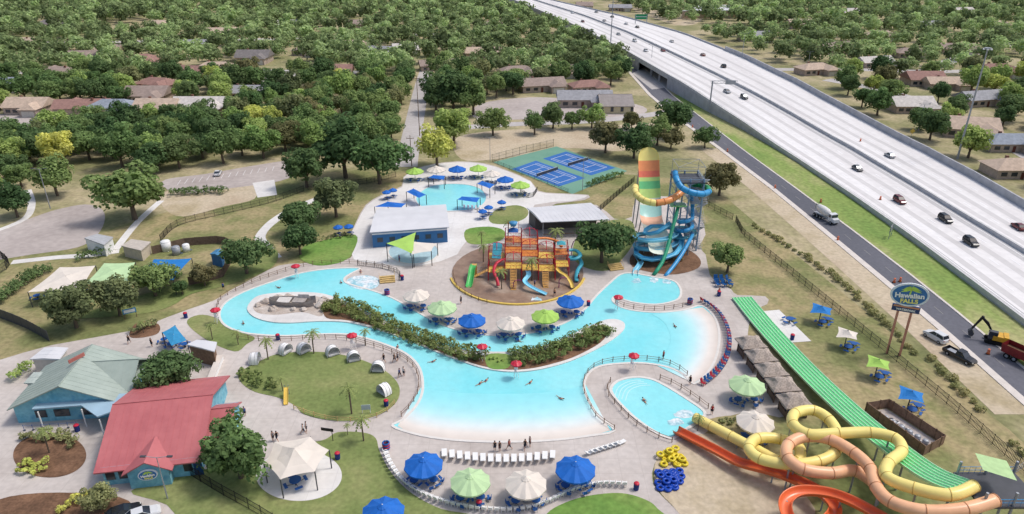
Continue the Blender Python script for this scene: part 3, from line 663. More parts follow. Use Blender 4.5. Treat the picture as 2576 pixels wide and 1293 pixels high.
hedge([(40,960),(55,940),(80,930)],2,1.6,LEAF['bright'],'bright bush left of the green roofed building')
hedge([(60,1115),(110,1100),(160,1105),(195,1120)],2.4,1.0,LEAF['olive'],'olive shrub band at the back of the left planting bed')
hedge([(50,1180),(90,1185),(130,1175)],2.6,.8,LEAF['yellow'],'yellow green shrub band at the front of the left planting bed')
hedge([(335,840),(360,825),(390,822)],2,1.,LEAF['olive'],'shrub bed below the olive trees')
hedge([(1600,665),(1650,655),(1720,655)],1.4,.5,LEAF['brown'],'low shrubs in the mulch under the slide tower')
hedge([(810,605),(850,598),(890,594)],1.5,.8,LEAF['olive'],'shrub strip at the left of the white roofed pool house')
hedge([(1235,905),(1265,912)],1.2,.5,LEAF['bright'],'small bush in the middle of the river island')
hedge([(150,1285),(190,1270),(225,1262)],2,1.0,LEAF['yellow'],'bright bush in the bottom left planting bed')
hedge([(1800,1075),(1850,1065),(1900,1085)],1.6,.5,LEAF['olive'],'low shrubs under the yellow slide exit')
Q,T=leaves(np.array([[0,0,.4],[.35,.1,.35],[-.3,.2,.35],[.1,-.3,.3]]),np.array([.5,.4,.4,.35]),40,.14,np.array([.5,.4,.3,.6]),.8)
tme=npmesh('ornamental_shrub',Q,T,leafM('leaf_tuft',S(146,146,98,1.1),.4))
tp=[p for p in resample(gpath([(1893,568),(1990,625),(2100,700),(2190,780),(2260,850),(2330,915),(2420,1010),(2500,1090),(2576,1165)],0,4),2.0)]
for i,p in enumerate(tp):
    if 38<i<42: continue
    o=D.objects.new('ornamental_shrub',tme); C.objects.link(o); o.location=(p.x+random.uniform(-.5,.5)+(1.2 if i>30 else 0),p.y,0); s=random.uniform(.8,1.7); o.scale=(s,s,s); o.rotation_euler=(0,0,random.random()*6)
    tag(o,'tufty dry shrub between black fence and frontage road, %s from the far end'%ordn(i+1),'shrub','shrubs along the roadside fence')
# palms
def palm_meshes():
    m=MB(); pts=[Vector((.02*k*k*.1,0,k*.5)) for k in range(10)]
    m.tube(pts,.12,7); tr=m.build('trunk',bark); 
    m=MB(); top=pts[-1]
    for k in range(14):
        a=k*2.399; el=.9-.09*k
        L=1.45; spine=[]
        for j in range(7):
            t=j/6; spine.append(top+Vector((math.cos(a)*L*t*math.cos(el*(1-t)),math.sin(a)*L*t*math.cos(el*(1-t)),L*(math.sin(el)*t-.75*t*t))))
        sd=Vector((-math.sin(a),math.cos(a),0))
        for j in range(6):
            for s in (-1,1):
                w_=.3*math.sin(PI*(j+.8)/7)+.06
                p,q=spine[j],spine[j+1]; e=p.lerp(q,.9)+sd*s*w_+Vector((0,0,-.14))
                m.add([p,q,e],[(0,1,2)])
    cr=m.build('crown',M('palm_leaf',S(128,140,80,1.),.7,.25,2)); return tr,cr
ptr,pcr=palm_meshes(); pp=thing('palm_tree','','palm tree'); kid(ptr,pp); kid(pcr,pp)
for px,py,h,lb in [(675,905,4.4,'palm at the upper left rim of the round lawn'),(790,890,4.8,'tall palm on the upper rim of the round lawn'),(885,1042,5.2,'tall palm inside the lower rim of the round lawn'),(915,1110,4.6,'palm on the path below the round lawn'),(535,855,3.4,'left palm on the small lawn by the river bend'),(600,868,3.0,'right palm on the small lawn by the river bend'),(125,1140,4.4,'palm in the middle of the left planting bed'),(1212,618,3.8,'palm on the small lawn left of the play structure'),(1470,866,3.6,'palm among the right hedge of the river island'),(1755,1085,2.8,'short palm beside the yellow slide exit'),(712,985,2.8,'short palm beside the yellow lawn slide'),(875,1095,2.0,'short palm beside the lower rim of the lawn'),(920,870,3.4,'palm on the river bank above the wicker cabanas'),(362,838,2.6,'palm in the shrub bed below the olive trees')]:
    p=G(px,py); dup(pp,(p.x,p.y,.05),random.random()*6,h/4.9,lb)
# ---------------------------------------------------------------- umbrellas, tables
def canopy_mesh(R_=2.65,n=10,z0=2.75,z1=3.75,sag=.16):
    m=MB(); secs=[]
    for k,(f,dz) in enumerate(((.12,0),(.4,.0),(.7,-.02),(1.,0),(1.0,-.22))):
        s=[]
        for i in range(2*n):
            a=PI*i/n; mid=i%2; r=R_*f*(math.cos(PI/n)*.985 if mid else 1); z=z1+(z0-z1)*f**1.12+dz-(sag*f*f if mid else 0)
            s.append(Vector((r*math.cos(a),r*math.sin(a),z)))
        secs.append(s)
    m.loft(secs,0,False); return m
um=thing('umbrella','','umbrella')
cm=canopy_mesh().build('canopy',blue,um)
m=canopy_mesh(.62,10,3.62,3.95,.03); m.build('vent_cap',blue,cm)
MB().cyl((0,0,0),(0,0,3.95),.07,.06).build('pole',white,um); MB().cyl((0,0,0),(0,0,.12),.4,.35,12).build('base',grey,um)
tb=thing('picnic_table','','table')
m=MB(); m.cyl((0,0,.70),(0,0,.76),.62,None,14); m.build('tabletop',blue_l,tb)
MB().cyl((0,0,.02),(0,0,.7),.09,None,8).build('pedestal',dgrey,tb)
for k in range(4):
    a=k*PI/2+.4; x,y=1.05*math.cos(a),1.05*math.sin(a)
    m=MB(); m.box((x,y,.45),(.32,.8,.06),a); m.build('seat',blue_l,tb)
    m=MB(); m.bar((0,0,.2),(x,y,.42),.05); m.build('leg',dgrey,tb)
chairp=thing('patio_chair','','chair')
m=MB(); m.box((0,0,.44),(.5,.5,.05)); m.build('seat',blue_l,chairp); m=MB(); m.box((0,.26,.72),(.5,.05,.5)); m.build('backrest',blue_l,chairp)
for sx in (-1,1):
    for sy in (-1,1): MB().cyl((sx*.22,sy*.22,0),(sx*.22,sy*.22,.44),.02,None,5).build('leg',dgrey,chairp)
UM=[(1065,1163,100,blue,'blue umbrella leftmost below the wave pool'),(1183,1206,104,mint,'pale green umbrella below the wave pool'),(1323,1213,108,cream,'cream umbrella below the wave pool'),(1448,1175,104,blue,'blue umbrella rightmost below the wave pool'),(963,1282,110,blue,'blue umbrella cut by the bottom edge'),
(1047,738,68,cream,'cream umbrella leftmost inside the river arc'),(1112,771,76,mint,'pale green umbrella inside the river arc'),(1187,800,72,blue,'blue umbrella between green and cream in river arc'),(1285,808,74,cream,'cream umbrella lowest inside the river arc'),(1372,790,72,lime,'lime umbrella inside the river arc'),(1435,753,70,blue,'blue umbrella rightmost inside the river arc'),
(1043,428,46,lime,'lime umbrella leftmost behind the upper pool'),(1097,425,48,cream,'left cream umbrella behind the upper pool'),(1150,423,46,blue,'blue umbrella topmost behind the upper pool'),(1203,421,46,lime,'middle lime umbrella behind the upper pool'),(1237,434,46,cream,'right cream umbrella behind the upper pool'),(1271,447,44,blue,'blue umbrella right of the upper pool'),(1309,463,50,lime,'lime umbrella nearest the tennis courts'),
(1880,966,92,mint,'pale green umbrella left of the thatched huts'),(1901,1057,96,cream,'cream umbrella above the yellow tube slide')]
for px,py,wp,mt,lb in UM:
    p=G(px,py,3.2); s=wp/SC(py,3)/5.3
    u=dup(um,(p.x,p.y,.06),random.random(),s,lb); setm(u,'canopy',mt); setm(u,'vent_cap',mt)
    for k,(dx,dy) in enumerate(((-1.3,-.6),(1.3,-.5))):
        dup(tb,(p.x+dx,p.y+dy,.06),random.random()*3,1,('left' if k==0 else 'right')+' blue round table under '+lb)
    for k in range(4):
        a=-2.8+k*.85; dup(chairp,(p.x+2.5*math.cos(a),p.y+2.2*math.sin(a),.06),a+1.57+PI,1,'%s blue chair from left around '%ordn(k+1)+lb,'blue patio chairs under the umbrellas')
# lifeguard stands with red umbrellas
lg=thing('lifeguard_stand','','lifeguard stand')
canopy_mesh(1.0,8,2.9,3.35,.05).build('umbrella_canopy',red,lg); MB().cyl((0,0,0),(0,0,3.4),.035).build('pole',white,lg)
m=MB(); m.box((0,.1,1.2),(.6,.6,.08)); m.build('seat',white,lg); m=MB(); m.box((0,.38,1.6),(.6,.06,.8)); m.build('backrest',white,lg)
for sx in (-1,1):
    for sy in (-1,1): m=MB(); m.cyl((sx*.4,sy*.4,0),(sx*.26,.1+sy*.24,1.2),.04,None,5); m.build('leg',white,lg)
for px,py,lb in [(743,668,'above the top bank of the river'),(541,778,'at the left bend of the river'),(885,842,'on the bank above the wicker cabanas'),(1213,870,'on the island hedge at the channel'),(1299,913,'at the foot of the island facing the wave pool'),(1556,746,'at the tip by the slide landing pool'),(1595,893,'on the round peninsula of the wave pool')]:
    p=G(px,py,3.1); dup(lg,(p.x,p.y,.3),random.random(),.95,'lifeguard chair with red umbrella '+lb)
# small blue market umbrellas
mu=thing('market_umbrella','','umbrella'); canopy_mesh(1.15,8,2.0,2.6,.05).build('canopy',blue,mu); MB().cyl((0,0,0),(0,0,2.65),.03).build('pole',grey,mu)
for px,py,lb in [(850,570,'left of two by the dry mound'),(877,568,'right of two by the dry mound'),(972,482,'left of the upper pool, first of two'),(988,477,'left of the upper pool, second of two'),(1214,530,'lowest one right of the upper pool'),(1229,520,'middle one right of the upper pool'),(1262,507,'highest one right of the upper pool')]:
    p=G(px,py,2.3); dup(mu,(p.x,p.y,.06),0,1.05,'small blue table umbrella '+lb); dup(tb,(p.x+.1,p.y-.2,.06),.3,.9,'blue table under small umbrella '+lb)
# square sails on one post
def sail(px,py,mt,lb,wp=64):
    p=G(px,py,3.0); t=thing('shade_sail',lb,'shade sail',(p.x,p.y,0),.3); L=wp/SC(py,3)/2
    m=MB(); n=8; cr=[(L,0,2.6),(0,L,3.0),(-L,0,2.6),(0,-L,3.0)]; ap=Vector((0,0,3.6))
    per=[]
    for i in range(4):
        a=Vector(cr[i]); b=Vector(cr[(i+1)%4])
        for j in range(n):
            q=a.lerp(b,j/n); k=1-.14*math.sin(PI*j/n); per.append(Vector((q.x*k,q.y*k,q.z+.1*math.sin(PI*j/n))))
    secs=[[ap.lerp(q,f)-Vector((0,0,.2*math.sin(PI*f))) for q in per] for f in (.03,.25,.5,.75,1)]
    m.loft(secs,0,False); m.build('canopy',mt,t); MB().cyl((0,0,0),(0,0,3.6),.09).build('post',dgrey,t)
    for i in range(4): m=MB(); m.bar((0,0,2.4),cr[i],.05); m.build('arm',dgrey,t)
    dup(tb,(p.x+.2,p.y-.9,.03),.5,1.15,'blue picnic table under the '+lb); dup(tb,(p.x+1.7,p.y+.3,.03),1.5,1.0,'second blue picnic table beside the '+lb)
sail(2067,777,M('sail_blue',S(40,130,206),.7,.08),'blue square sail, farthest of four along the right fence',68); sail(2132,838,cream,'cream square sail along the right fence',68); sail(2210,911,lime,'lime square sail along the right fence',74); sail(2293,991,_M['sail_blue'],'blue square sail, nearest of four along the right fence',80)
def post4(P,zt,par,mt=dgrey,r=.09):
    for p in P: MB().cyl((p[0],p[1],0),(p[0],p[1],zt),r,None,8).build('post',mt,par,False,True)
def quadcanopy(q,z,mt,name,label,cat,rise=.8,posts=True,mp=dgrey,sag=.15,pz=None):
    """q: plan corners of the canopy rim at height z"""
    zz=z if isinstance(z,(list,tuple)) else [z]*len(q)
    P=[G(a,b,h) for (a,b),h in zip(q,zz)]; c=sum(P,Vector())/len(P); t=thing(name,label,cat,(c.x,c.y,0)); ap=c+Vector((0,0,rise)); n=6; per=[]
    for i in range(len(P)):
        a,b=P[i],P[(i+1)%len(P)]
        for j in range(n):
            s=math.sin(PI*j/n); e=a.lerp(b,j/n); per.append(e.lerp(c,sag*s))
    m=MB(); m.loft([[ap.lerp(e,f)-Vector((0,0,.18*rise*math.sin(PI*f))) for e in per] for f in (.02,.3,.6,1)],0,False); m.build('canopy',mt,t,False,True)
    if posts:
        for p in P: MB().cyl((p.x,p.y,0),tuple(p),.09,None,8).build('post',mp,t,False,True)
    return t
for q,lb in [([(1077,447),(1090,440),(1120,442),(1117,452)],'blue canopy behind the upper pool'),([(1200,462),(1212,455),(1245,464),(1232,474)],'blue canopy at the right rim of the upper pool'),([(1022,482),(1040,474),(1072,490),(1054,498)],'blue canopy at the left rim of the upper pool'),([(1150,502),(1162,494),(1208,497),(1200,509)],'blue canopy over the lower rim of the upper pool')]:
    quadcanopy(q,2.9,blue,'shade_canopy',lb,'canopy',.35,True,black,.03)
quadcanopy([(942,520),(975,507),(1022,512),(1010,522)],3.2,blue,'shade_canopy','blue canopy behind the white roofed pool house','canopy',.5,True,black,.05)
quadcanopy([(664,1168),(690,1112),(780,1098),(828,1132),(792,1186),(705,1206)],3.3,cream,'large_canopy','large cream six post canopy on a round concrete pad','canopy',1.5,True,dgrey,.06)
quadcanopy([(972,612),(1046,584),(1040,640)],[4.6,5.0,3.2],lime,'shade_sail','lime triangular sail in front of the blue pool house','shade sail',.1,True,black,.1)
quadcanopy([(1030,606),(1100,612),(1085,632),(1036,640)],[3.8,3.2,3.6,3.4],cream,'shade_sail','cream sail over the round splash pool','shade sail',.2,True,black,.1)
quadcanopy([(70,735),(150,672),(240,668),(205,732)],3.4,cream,'shade_sail','large cream sail over tables at the left edge','shade sail',.6,True,dgrey,.06)
quadcanopy([(212,715),(262,662),(340,660),(318,712)],3.4,mint,'shade_sail','mint sail between the cream and blue sails','shade sail',.6,True,dgrey,.06)
quadcanopy([(318,716),(388,652),(482,650),(436,704)],3.4,_M['sail_blue'],'shade_sail','bright blue sail beside the service yard','shade sail',.5,True,dgrey,.06)
quadcanopy([(408,836),(440,818),(470,856),(432,870)],3.0,M('canvas_sky',S(60,152,200),.7,.1),'shade_canopy','sky blue canopy beside the snack kiosk','canopy',.3,True,dgrey,.05)
for i in range(7):
    p=G(95+i*38,752-i*6); dup(tb,(p.x,p.y,.05),.3*i,1.1,'blue table under the left sails, %s from the left'%ordn(i+1))
p=G(745,1222); dup(tb,(p.x,p.y,.12),.2,1.3,'blue table under the large cream canopy')
p=G(1985,812); dup(tb,(p.x,p.y,.08),.2,1.2,'blue table on the bare concrete pad right of the green slide')
for i in range(4): p=G(415+i*17,862+(i%2)*12); dup(tb,(p.x,p.y,.08),.3*i,1,'blue table under the sky blue canopy, %s from left'%ordn(i+1))
# ---------------------------------------------------------------- fences
def fence(px,label,h=1.8,mt=black,step=2.4,pick=.22,name='iron_fence',cat='fence',pr=.06,rails=(.12,.55,.95),smooth=True,solid=False):
    P=gpath(px,0,4) if smooth else [G(a,b) for a,b in px]
    P=resample(P,step); t=thing(name,label,cat,P[0])
    m=MB()
    for a,b in zip(P,P[1:]):
        if solid: m.band([a,b],.05,.05,h)
        else:
            for f in rails: m.bar(a+Vector((0,0,h*f)),b+Vector((0,0,h*f)),.05)
            if pick:
                k=max(1,int((b-a).length/pick))
                for j in range(1,k): q=a.lerp(b,j/k); m.cyl(q+Vector((0,0,.08)),q+Vector((0,0,h*.98)),.026,None,4)
    m.build('railing',mt,t,False,True)
    for p in P: MB().cyl(p,p+Vector((0,0,h+.06)),pr,None,6).build('post',mt,t,False,True)
    return t
fence([(405,608),(450,568),(560,540),(680,511),(775,478)],'black iron fence along the lot above the service yard')
fence([(775,478),(900,466),(1012,442)],'black iron fence behind the grove of oaks')
fence([(1755,508),(1800,532),(1850,558)],'short black iron fence right of the slide tower',smooth=False)
fence([(1850,558),(1868,592),(2050,741),(2230,890),(2400,1033),(2620,1228)],'long black iron fence along the frontage road',smooth=False)
fence([(1502,538),(1545,500),(1595,458)],'black iron fence behind the open pavilion')
fence([(478,1196),(560,1246),(640,1290),(720,1340)],'black iron fence below the big leafy tree',2.0)
fence([(0,800),(70,828),(140,868)],'dark screen fence at the left edge',2.2,dgrey,2.4,0,'screen_fence','fence',.06,(.1,.9),True,True)
fence([(-20,640),(8,652),(24,672),(-20,700)],'dark gate fence at the far left',2.0)
fence([(1238,408),(1320,386),(1400,367)],'green posted mesh fence on the back of the tennis courts',2.6,M('fence_green',S(60,84,70)),3,.35,'mesh_fence')
fence([(1238,408),(1335,446),(1440,489)],'mesh fence on the left side of the tennis courts',1.1,_M['fence_green'],3,.5,'mesh_fence')
fence([(1310,485),(1335,500),(1352,480)],'black fence right of the lime umbrella at the upper pool',1.4)
fence([(2576,1175),(2520,1215),(2470,1260)],'thin rail fence behind the slide platform',1.2,grey,2.4,0)
RP=dict(h=1.05,mt=wood,step=2.0,pick=0,name='rope_fence',pr=.065,rails=(.5,.9))
fence([(545,790),(555,755),(590,735),(640,712),(700,690),(760,672),(830,664),(905,664),(960,672),(1000,690)],'rope and post fence along the top bank of the river',**RP)
fence([(600,852),(660,858),(730,858),(800,854),(870,856),(930,872),(985,890),(1030,915),(1052,950),(1050,995),(1020,1040),(985,1064)],'rope and post fence between the round lawn and the river',**RP)
fence([(1545,1083),(1500,1052),(1478,1010),(1466,975),(1480,938),(1515,916),(1570,908),(1640,908),(1700,925),(1745,962)],'rope and post fence round the rim of the peninsula',**RP)
fence([(1690,1114),(1640,1095),(1590,1062),(1545,1015),(1526,985),(1540,955)],'rope and post fence left of the small landing pool',**RP)
fence([(1660,955),(1700,972),(1750,1005),(1790,1036)],'rope and post fence right of the small landing pool',**RP)
fence([(1548,764),(1580,775),(1640,782),(1700,777),(1755,764)],'rope and post fence under the slide landing pool',**RP)
fence([(1140,690),(1150,725),(1190,752),(1240,768)],'rope and post fence at the left rim of the splash pad',**RP)
fence([(740,1030),(790,1048),(850,1060),(920,1058),(970,1040),(1003,1005)],'yellow rail fence along the lower rim of the round lawn',h=.9,mt=yelwood,step=2,pick=0,name='rail_fence',pr=.07,rails=(.5,.9))
fence([(900,668),(960,676),(1005,690),(1000,715)],'dark iron fence round the rapids pool',1.2,black,2,.4)
# ---------------------------------------------------------------- buildings
def gable(a,b,half,zw,zr,ov,wm,rm,label,name='building',cat='building',thick=.18,trim=None):
    """ridge a-b on plan, walls 'half' to each side"""
    a=Vector((a[0],a[1],0)); b=Vector((b[0],b[1],0)); t=(b-a).normalized(); n=Vector((-t.y,t.x,0)); c=(a+b)/2
    o=thing(name,label,cat,c)
    a2,b2=a+t*ov,b-t*ov
    m=MB(); q=[a2-n*(half-ov),b2-n*(half-ov),b2+n*(half-ov),a2+n*(half-ov)]; m.prism(q,0,zw)
    for e in (a2,b2): m.add([e-n*(half-ov)+Vector((0,0,zw)),e+n*(half-ov)+Vector((0,0,zw)),e+Vector((0,0,zr-.25))],[(0,1,2)])
    m.build('wall',wm,o,False,True)
    roofpart(o,a,b,n,half,zw,zr,rm,thick); return o,t,n
def roofpart(o,a,b,n,half,zw,zr,rm,thick=.18):
    m=MB()
    for s in (-1,1):
        lo=zw-.25
        vs=[a+Vector((0,0,zr)),b+Vector((0,0,zr)),b+n*s*half+Vector((0,0,lo)),a+n*s*half+Vector((0,0,lo))]; vs+=[v-Vector((0,0,thick)) for v in vs]
        m.add(vs,[(0,1,2,3),(7,6,5,4),(0,4,5,1),(1,5,6,2),(2,6,7,3),(3,7,4,0)])
        k=max(1,int((b-a).length/.9))
        for j in range(k+1):
            e=a.lerp(b,j/k); m.bar(e+Vector((0,0,zr+.01)),e+n*s*half+Vector((0,0,lo+.01)),.03)
    r=m.build('roof',rm,o,False,True)
    m=MB(); m.bar(a+Vector((0,0,zr+.03)),b+Vector((0,0,zr+.03)),.14); m.build('ridge_cap',rm,r,False,True)
redroof=NM('red_metal_roof',[(.3,S(192,108,112)),(.7,S(208,126,127))],sc=.15,fine=.6,famt=.06,rough=.45)
greenroof=NM('green_metal_roof',[(.3,S(166,180,170)),(.7,S(182,194,184))],sc=.15,fine=.6,famt=.07,rough=.45)
bluewall=NM('mural_wall',[(.35,S(112,184,208)),(.55,S(146,206,222)),(.7,S(92,162,196))],sc=.5,fine=2,famt=.12)
paleblue=M('pale_blue_roof',S(172,202,220),.45,.06,.4)
# red roof entrance
ra=G(283,1018,6.4); rb=G(536,993,6.4)
o,t,n=gable(ra,rb,10.2,3.1,6.4,.7,bluewall,redroof,'turquoise entrance building with long red metal roof')
nn=n if n.y<0 else -n
# front porch gable with emblem
dc=G(372,1172,3.2)
m=MB(); dx=t*3.0; f0=Vector((dc.x,dc.y,0))+nn*.5; bk=-nn*5
m.add([f0-dx*.85,f0+dx*.85,f0+dx*.85+Vector((0,0,2.8)),f0+Vector((0,0,4.3)),f0-dx*.85+Vector((0,0,2.8))],[(0,1,2,3,4)]); 
m.add([f0-dx*.85,f0-dx*.85+bk,f0-dx*.85+bk+Vector((0,0,2.8)),f0-dx*.85+Vector((0,0,2.8))],[(0,1,2,3)]); m.add([f0+dx*.85,f0+dx*.85+bk,f0+dx*.85+bk+Vector((0,0,2.8)),f0+dx*.85+Vector((0,0,2.8))],[(0,1,2,3)])
m.build('porch_wall',bluewall,o,False,True)
m=MB()
for s in (-1,1):
    vs=[f0+nn*.4+Vector((0,0,4.5)),f0+bk+Vector((0,0,4.5)),f0+bk+dx*s*1.05+Vector((0,0,2.75)),f0+nn*.4+dx*s*1.05+Vector((0,0,2.75))]; vs+=[v-Vector((0,0,.15)) for v in vs]
    m.add(vs,[(0,1,2,3),(7,6,5,4),(0,4,5,1),(1,5,6,2),(2,6,7,3),(3,7,4,0)])
m.build('porch_roof',redroof,o,False,True)
def text_obj(txt,size,mat,parent,mw,ext=.02,bold=.03):
    cu=D.curves.new('lettering','FONT'); cu.body=txt; cu.size=size; cu.align_x='CENTER'; cu.align_y='CENTER'; cu.extrude=ext; cu.offset=size*bold
    ob=D.objects.new('tmp',cu); C.objects.link(ob); dg=bpy.context.evaluated_depsgraph_get(); me=D.meshes.new_from_object(ob.evaluated_get(dg)); D.objects.remove(ob)
    me.transform(mw); me.materials.clear(); me.materials.append(mat); me.name='lettering'
    q=D.objects.new('lettering',me); C.objects.link(q); kid(q,parent); return q
def emblem(parent,center,normal,w_,h_):
    """oval blue emblem with a palm and lettering, centre & normal in parent space"""
    nz=Vector(normal).normalized(); up=Vector((0,0,1)); x=up.cross(nz).normalized(); mw=Matrix((( x.x,up.x,nz.x,center[0]),(x.y,up.y,nz.y,center[1]),(x.z,up.z,nz.z,center[2]),(0,0,0,1)))@Matrix.Rotation(R(6),4,'Z')
    def disc(rx,ry,z,name,mt,th=.08):
        m=MB(); n=36; vs=[mw@Vector((rx*math.cos(2*PI*i/n),ry*math.sin(2*PI*i/n),z+k)) for k in (0,th) for i in range(n)]
        m.add(vs,[tuple(range(n))[::-1],tuple(range(n,2*n))]+[(i,(i+1)%n,n+(i+1)%n,n+i) for i in range(n)]); return m.build(name,mt,parent)
    disc(w_/2,h_/2,0,'sign_rim',M('sign_rim_white',S(240,246,250,.9),.5),.25); disc(w_*.445,h_*.43,.252,'sign_face',M('sign_face_blue',S(74,132,194),.5),.02)
    m=MB(); T=lambda a,b:mw@Vector((a*w_,b*h_,.29)); 
    m.add([T(-.03,.0),T(.02,.0),T(.05,.24),T(.015,.24)],[(0,1,2,3)])
    for k in range(9):
        a=R(-8+k*24.5); tip=(.03+.28*math.cos(a),.2+.18*math.sin(a)-.06); md=(.03+.14*math.cos(a),.21+.18*math.sin(a))
        m.add([T(.03,.21),T(md[0]-.045*math.sin(a),md[1]+.05*math.cos(a)),T(*tip),T(md[0]+.04*math.sin(a),md[1]-.045*math.cos(a))],[(0,1,2,3)])
    m.build('palm_emblem',M('emblem_green',S(198,230,104,1),.5),parent)
    text_obj('Hawaiian',h_*.28,M('sign_cream',S(253,250,236,1.1),.5),parent,mw@Matrix.Translation((0,-h_*.03,.31)),.02,.04)
    text_obj('FALLS',h_*.24,M('sign_yellow',S(252,234,130,1.1),.5),parent,mw@Matrix.Translation((0,-h_*.27,.31)),.02,.04)
emblem(o,f0+nn*.05+Vector((0,0,2.3))-o.location,nn,2.5,1.7)
for k in (-5.2,-3.6,4.6):
    m=MB(); rect(m,Vector((o.location.x,o.location.y,1.6))+nn*9.52+t*k,nn,1.1,1.3); m.build('window',glass,o,False,True)
m=MB(); rect(m,Vector((o.location.x,o.location.y,1.1))+nn*9.52+t*5.9,nn,1.1,2.2); m.build('door',M('door_blue',S(40,84,130)),o,False,True)
# right red wing
wa=G(512,1030,4.8); wb=G(590,1022,4.8)
gable(wa,wb,4.2,2.8,4.7,.4,bluewall,redroof,'small red roofed wing behind the big leafy tree')
# bench in front
bn=thing('bench','brown wooden bench in front of the entrance emblem','bench',G(370,1205)+Vector((0,0,.06)),.05)
MB().box((0,0,.45),(4.6,.5,.07)).build('seat',wood,bn); MB().box((0,.28,.75),(4.6,.06,.4)).build('backrest',wood,bn)
for x in (-2.1,0,2.1): MB().box((x,0,.21),(.1,.45,.42)).build('leg',dgrey,bn)
# green roof building
ga=G(232,866,6.6); gb=G(146,972,6.6)
o,t,n=gable(ga,gb,8.2,3.2,6.6,.6,bluewall,greenroof,'blue mural ticket building with big grey green metal roof')
fd=t if t.y<0 else -t
for k,w_ in ((-4,1.6),(-1,2.2),(3,2.2)):
    m=MB(); rect(m,Vector((gb.x,gb.y,1.5))-fd*.56+n*k,fd,w_,1.3); m.build('window',glass,o,False,True)
cg=Vector((ga.x,ga.y,0)).lerp(Vector((gb.x,gb.y,0)),.36); sgn=n if n.x>0 else -n
roofpart(o,cg,cg+sgn*8.6,t,4.6,3.35,5.9,greenroof)
sg=ga.lerp(gb,.42); m=MB(); m.band([Vector((sg.x-.9,sg.y-1.0,0)),Vector((sg.x+.3,sg.y+1.3,0))],.12,6.75,7.35); m.build('roof_sign',M('roof_sign_red',S(196,120,110)),o,False,True)
# pale blue awnings
aw=thing('awning','pale blue metal awning roof joining the two entrance buildings','awning',G(215,1040))
m=MB(); q=[G(80,1030,3.3),G(100,1000,3.7),G(318,985,3.7),G(345,1012,3.4),G(246,1052,3.1),G(205,1022,3.2)]
m.prism(q,3.2,3.4); m.build('roof',paleblue,aw,False,True)
for q in ((95,1036),(205,1030),(250,1056),(335,1018)):
    p=G(q[0],q[1],3.2); MB().cyl((p.x,p.y,0),(p.x,p.y,3.2),.1).build('post',white,aw,False,True)
def quadbld(q,z,wm,rm,label,name='building',cat='building',inset=.7,rise=0.,open_=False,zt=.25):
    P=[G(a,b,z) for a,b in q]; c=sum(P,Vector())/4; o=thing(name,label,cat,(c.x,c.y,0)); P2=[p.lerp(c,inset/(p-c).length) for p in P]
    if open_:
        post4(P2,z,o,grey)
        Q=[P2[0].lerp(P2[3],.45),P2[1].lerp(P2[2],.45),P2[1].copy(),P2[0].copy()]
        m=MB(); m.prism(Q,0,z-.05); m.build('wall',wm,o,False,True)
    else:
        m=MB(); m.prism(P2,0,z-.05); m.build('wall',wm,o,False,True)
    m=MB()
    if rise:
        a=(P[0]+P[3])/2+Vector((0,0,rise)); b=(P[1]+P[2])/2+Vector((0,0,rise)); m.prism(P,z-.05,z+.12)
        U=[p+Vector((0,0,.13)) for p in P]; m.add(U+[a,b],[(3,2,5,4),(1,0,4,5),(0,3,4),(2,1,5)])
        L_=(P[1]-P[0]).length; k=int(L_/1.1)
        for j in range(1,k):
            f=j/k; r_=a.lerp(b,f)
            for e in (U[0].lerp(U[1],f),U[3].lerp(U[2],f)): m.bar(r_+Vector((0,0,.01)),e+Vector((0,0,.01)),.025)
    else: m.prism(P,z-.05,z+.2)
    m.build('roof',rm,o,False,True); return o,P2
bw=M('blue_siding',S(70,126,180),.7,.1,.6)
o,P=quadbld([(948,527),(1122,515),(1130,572),(930,586)],4.0,bw,white_roof,'blue sided pool house with big white metal roof','building','building',.6,.7)
fa,fb=P[3],P[2]; nr=Vector(((fb-fa).y,-(fb-fa).x,0)).normalized()
if nr.y>0: nr=-nr
for k in range(6):
    m=MB(); rect(m,fa.lerp(fb,.1+.16*k)-Vector((0,0,4.0-1.9)),nr,1.3,1.1); m.build('window',glass,o,False,True)
m=MB(); rect(m,fa.lerp(fb,.5)-Vector((0,0,4.0-1.05)),nr,1.1,2.1,0,.09); m.build('door',white,o,False,True)
m=MB(); rect(m,fa.lerp(fb,.5)-Vector((0,0,.55)),nr,(fb-fa).length,.35); m.build('trim_band',white,o,False,True)
o,P=quadbld([(1326,524),(1486,511),(1534,553),(1362,560)],4.2,M('pavilion_dark',S(104,98,96)),white_roof,'open dark pavilion with flat white roof above the play structure','pavilion','pavilion',.6,.5,True)
m=MB(); m.band([P[3],P[2]],.1,0.9,1.05); m.build('counter',wood,o,False,True)
o,_=quadbld([(470,868),(495,856),(546,862),(540,886)],3.2,wood,white_roof,'wooden snack kiosk with white flat roof','kiosk','kiosk',.4,.2)
quadbld([(75,905),(112,876),(172,876),(150,905)],3.4,M('cream_wall',S(214,206,196)),white_roof,'white roofed annexe behind the green roofed building','building','building',.4,.3)
quadbld([(60,965),(85,938),(120,938),(100,968)],3.2,_M['cream_wall'],M('grey_green_roof',S(188,198,190)),'small annexe at the left end of the green roof','building','building',.4,.2)
quadbld([(212,600),(245,590),(285,598),(262,618)],2.8,white,M('plant_roof',S(190,192,194)),'white walled plant building beside the left parking lot','building','building',.2)
quadbld([(305,620),(330,603),(380,610),(355,632)],2.6,M('cream_panel',S(214,200,180)),M('tan_roof',S(206,196,184)),'cream storage building with flat roof in the service yard','building','building',.3)
o,_=quadbld([(528,640),(545,628),(563,633),(556,648)],2.6,bw,M('shed_roof',S(80,140,180)),'small blue shed in the service yard','shed','shed',.2,.5)
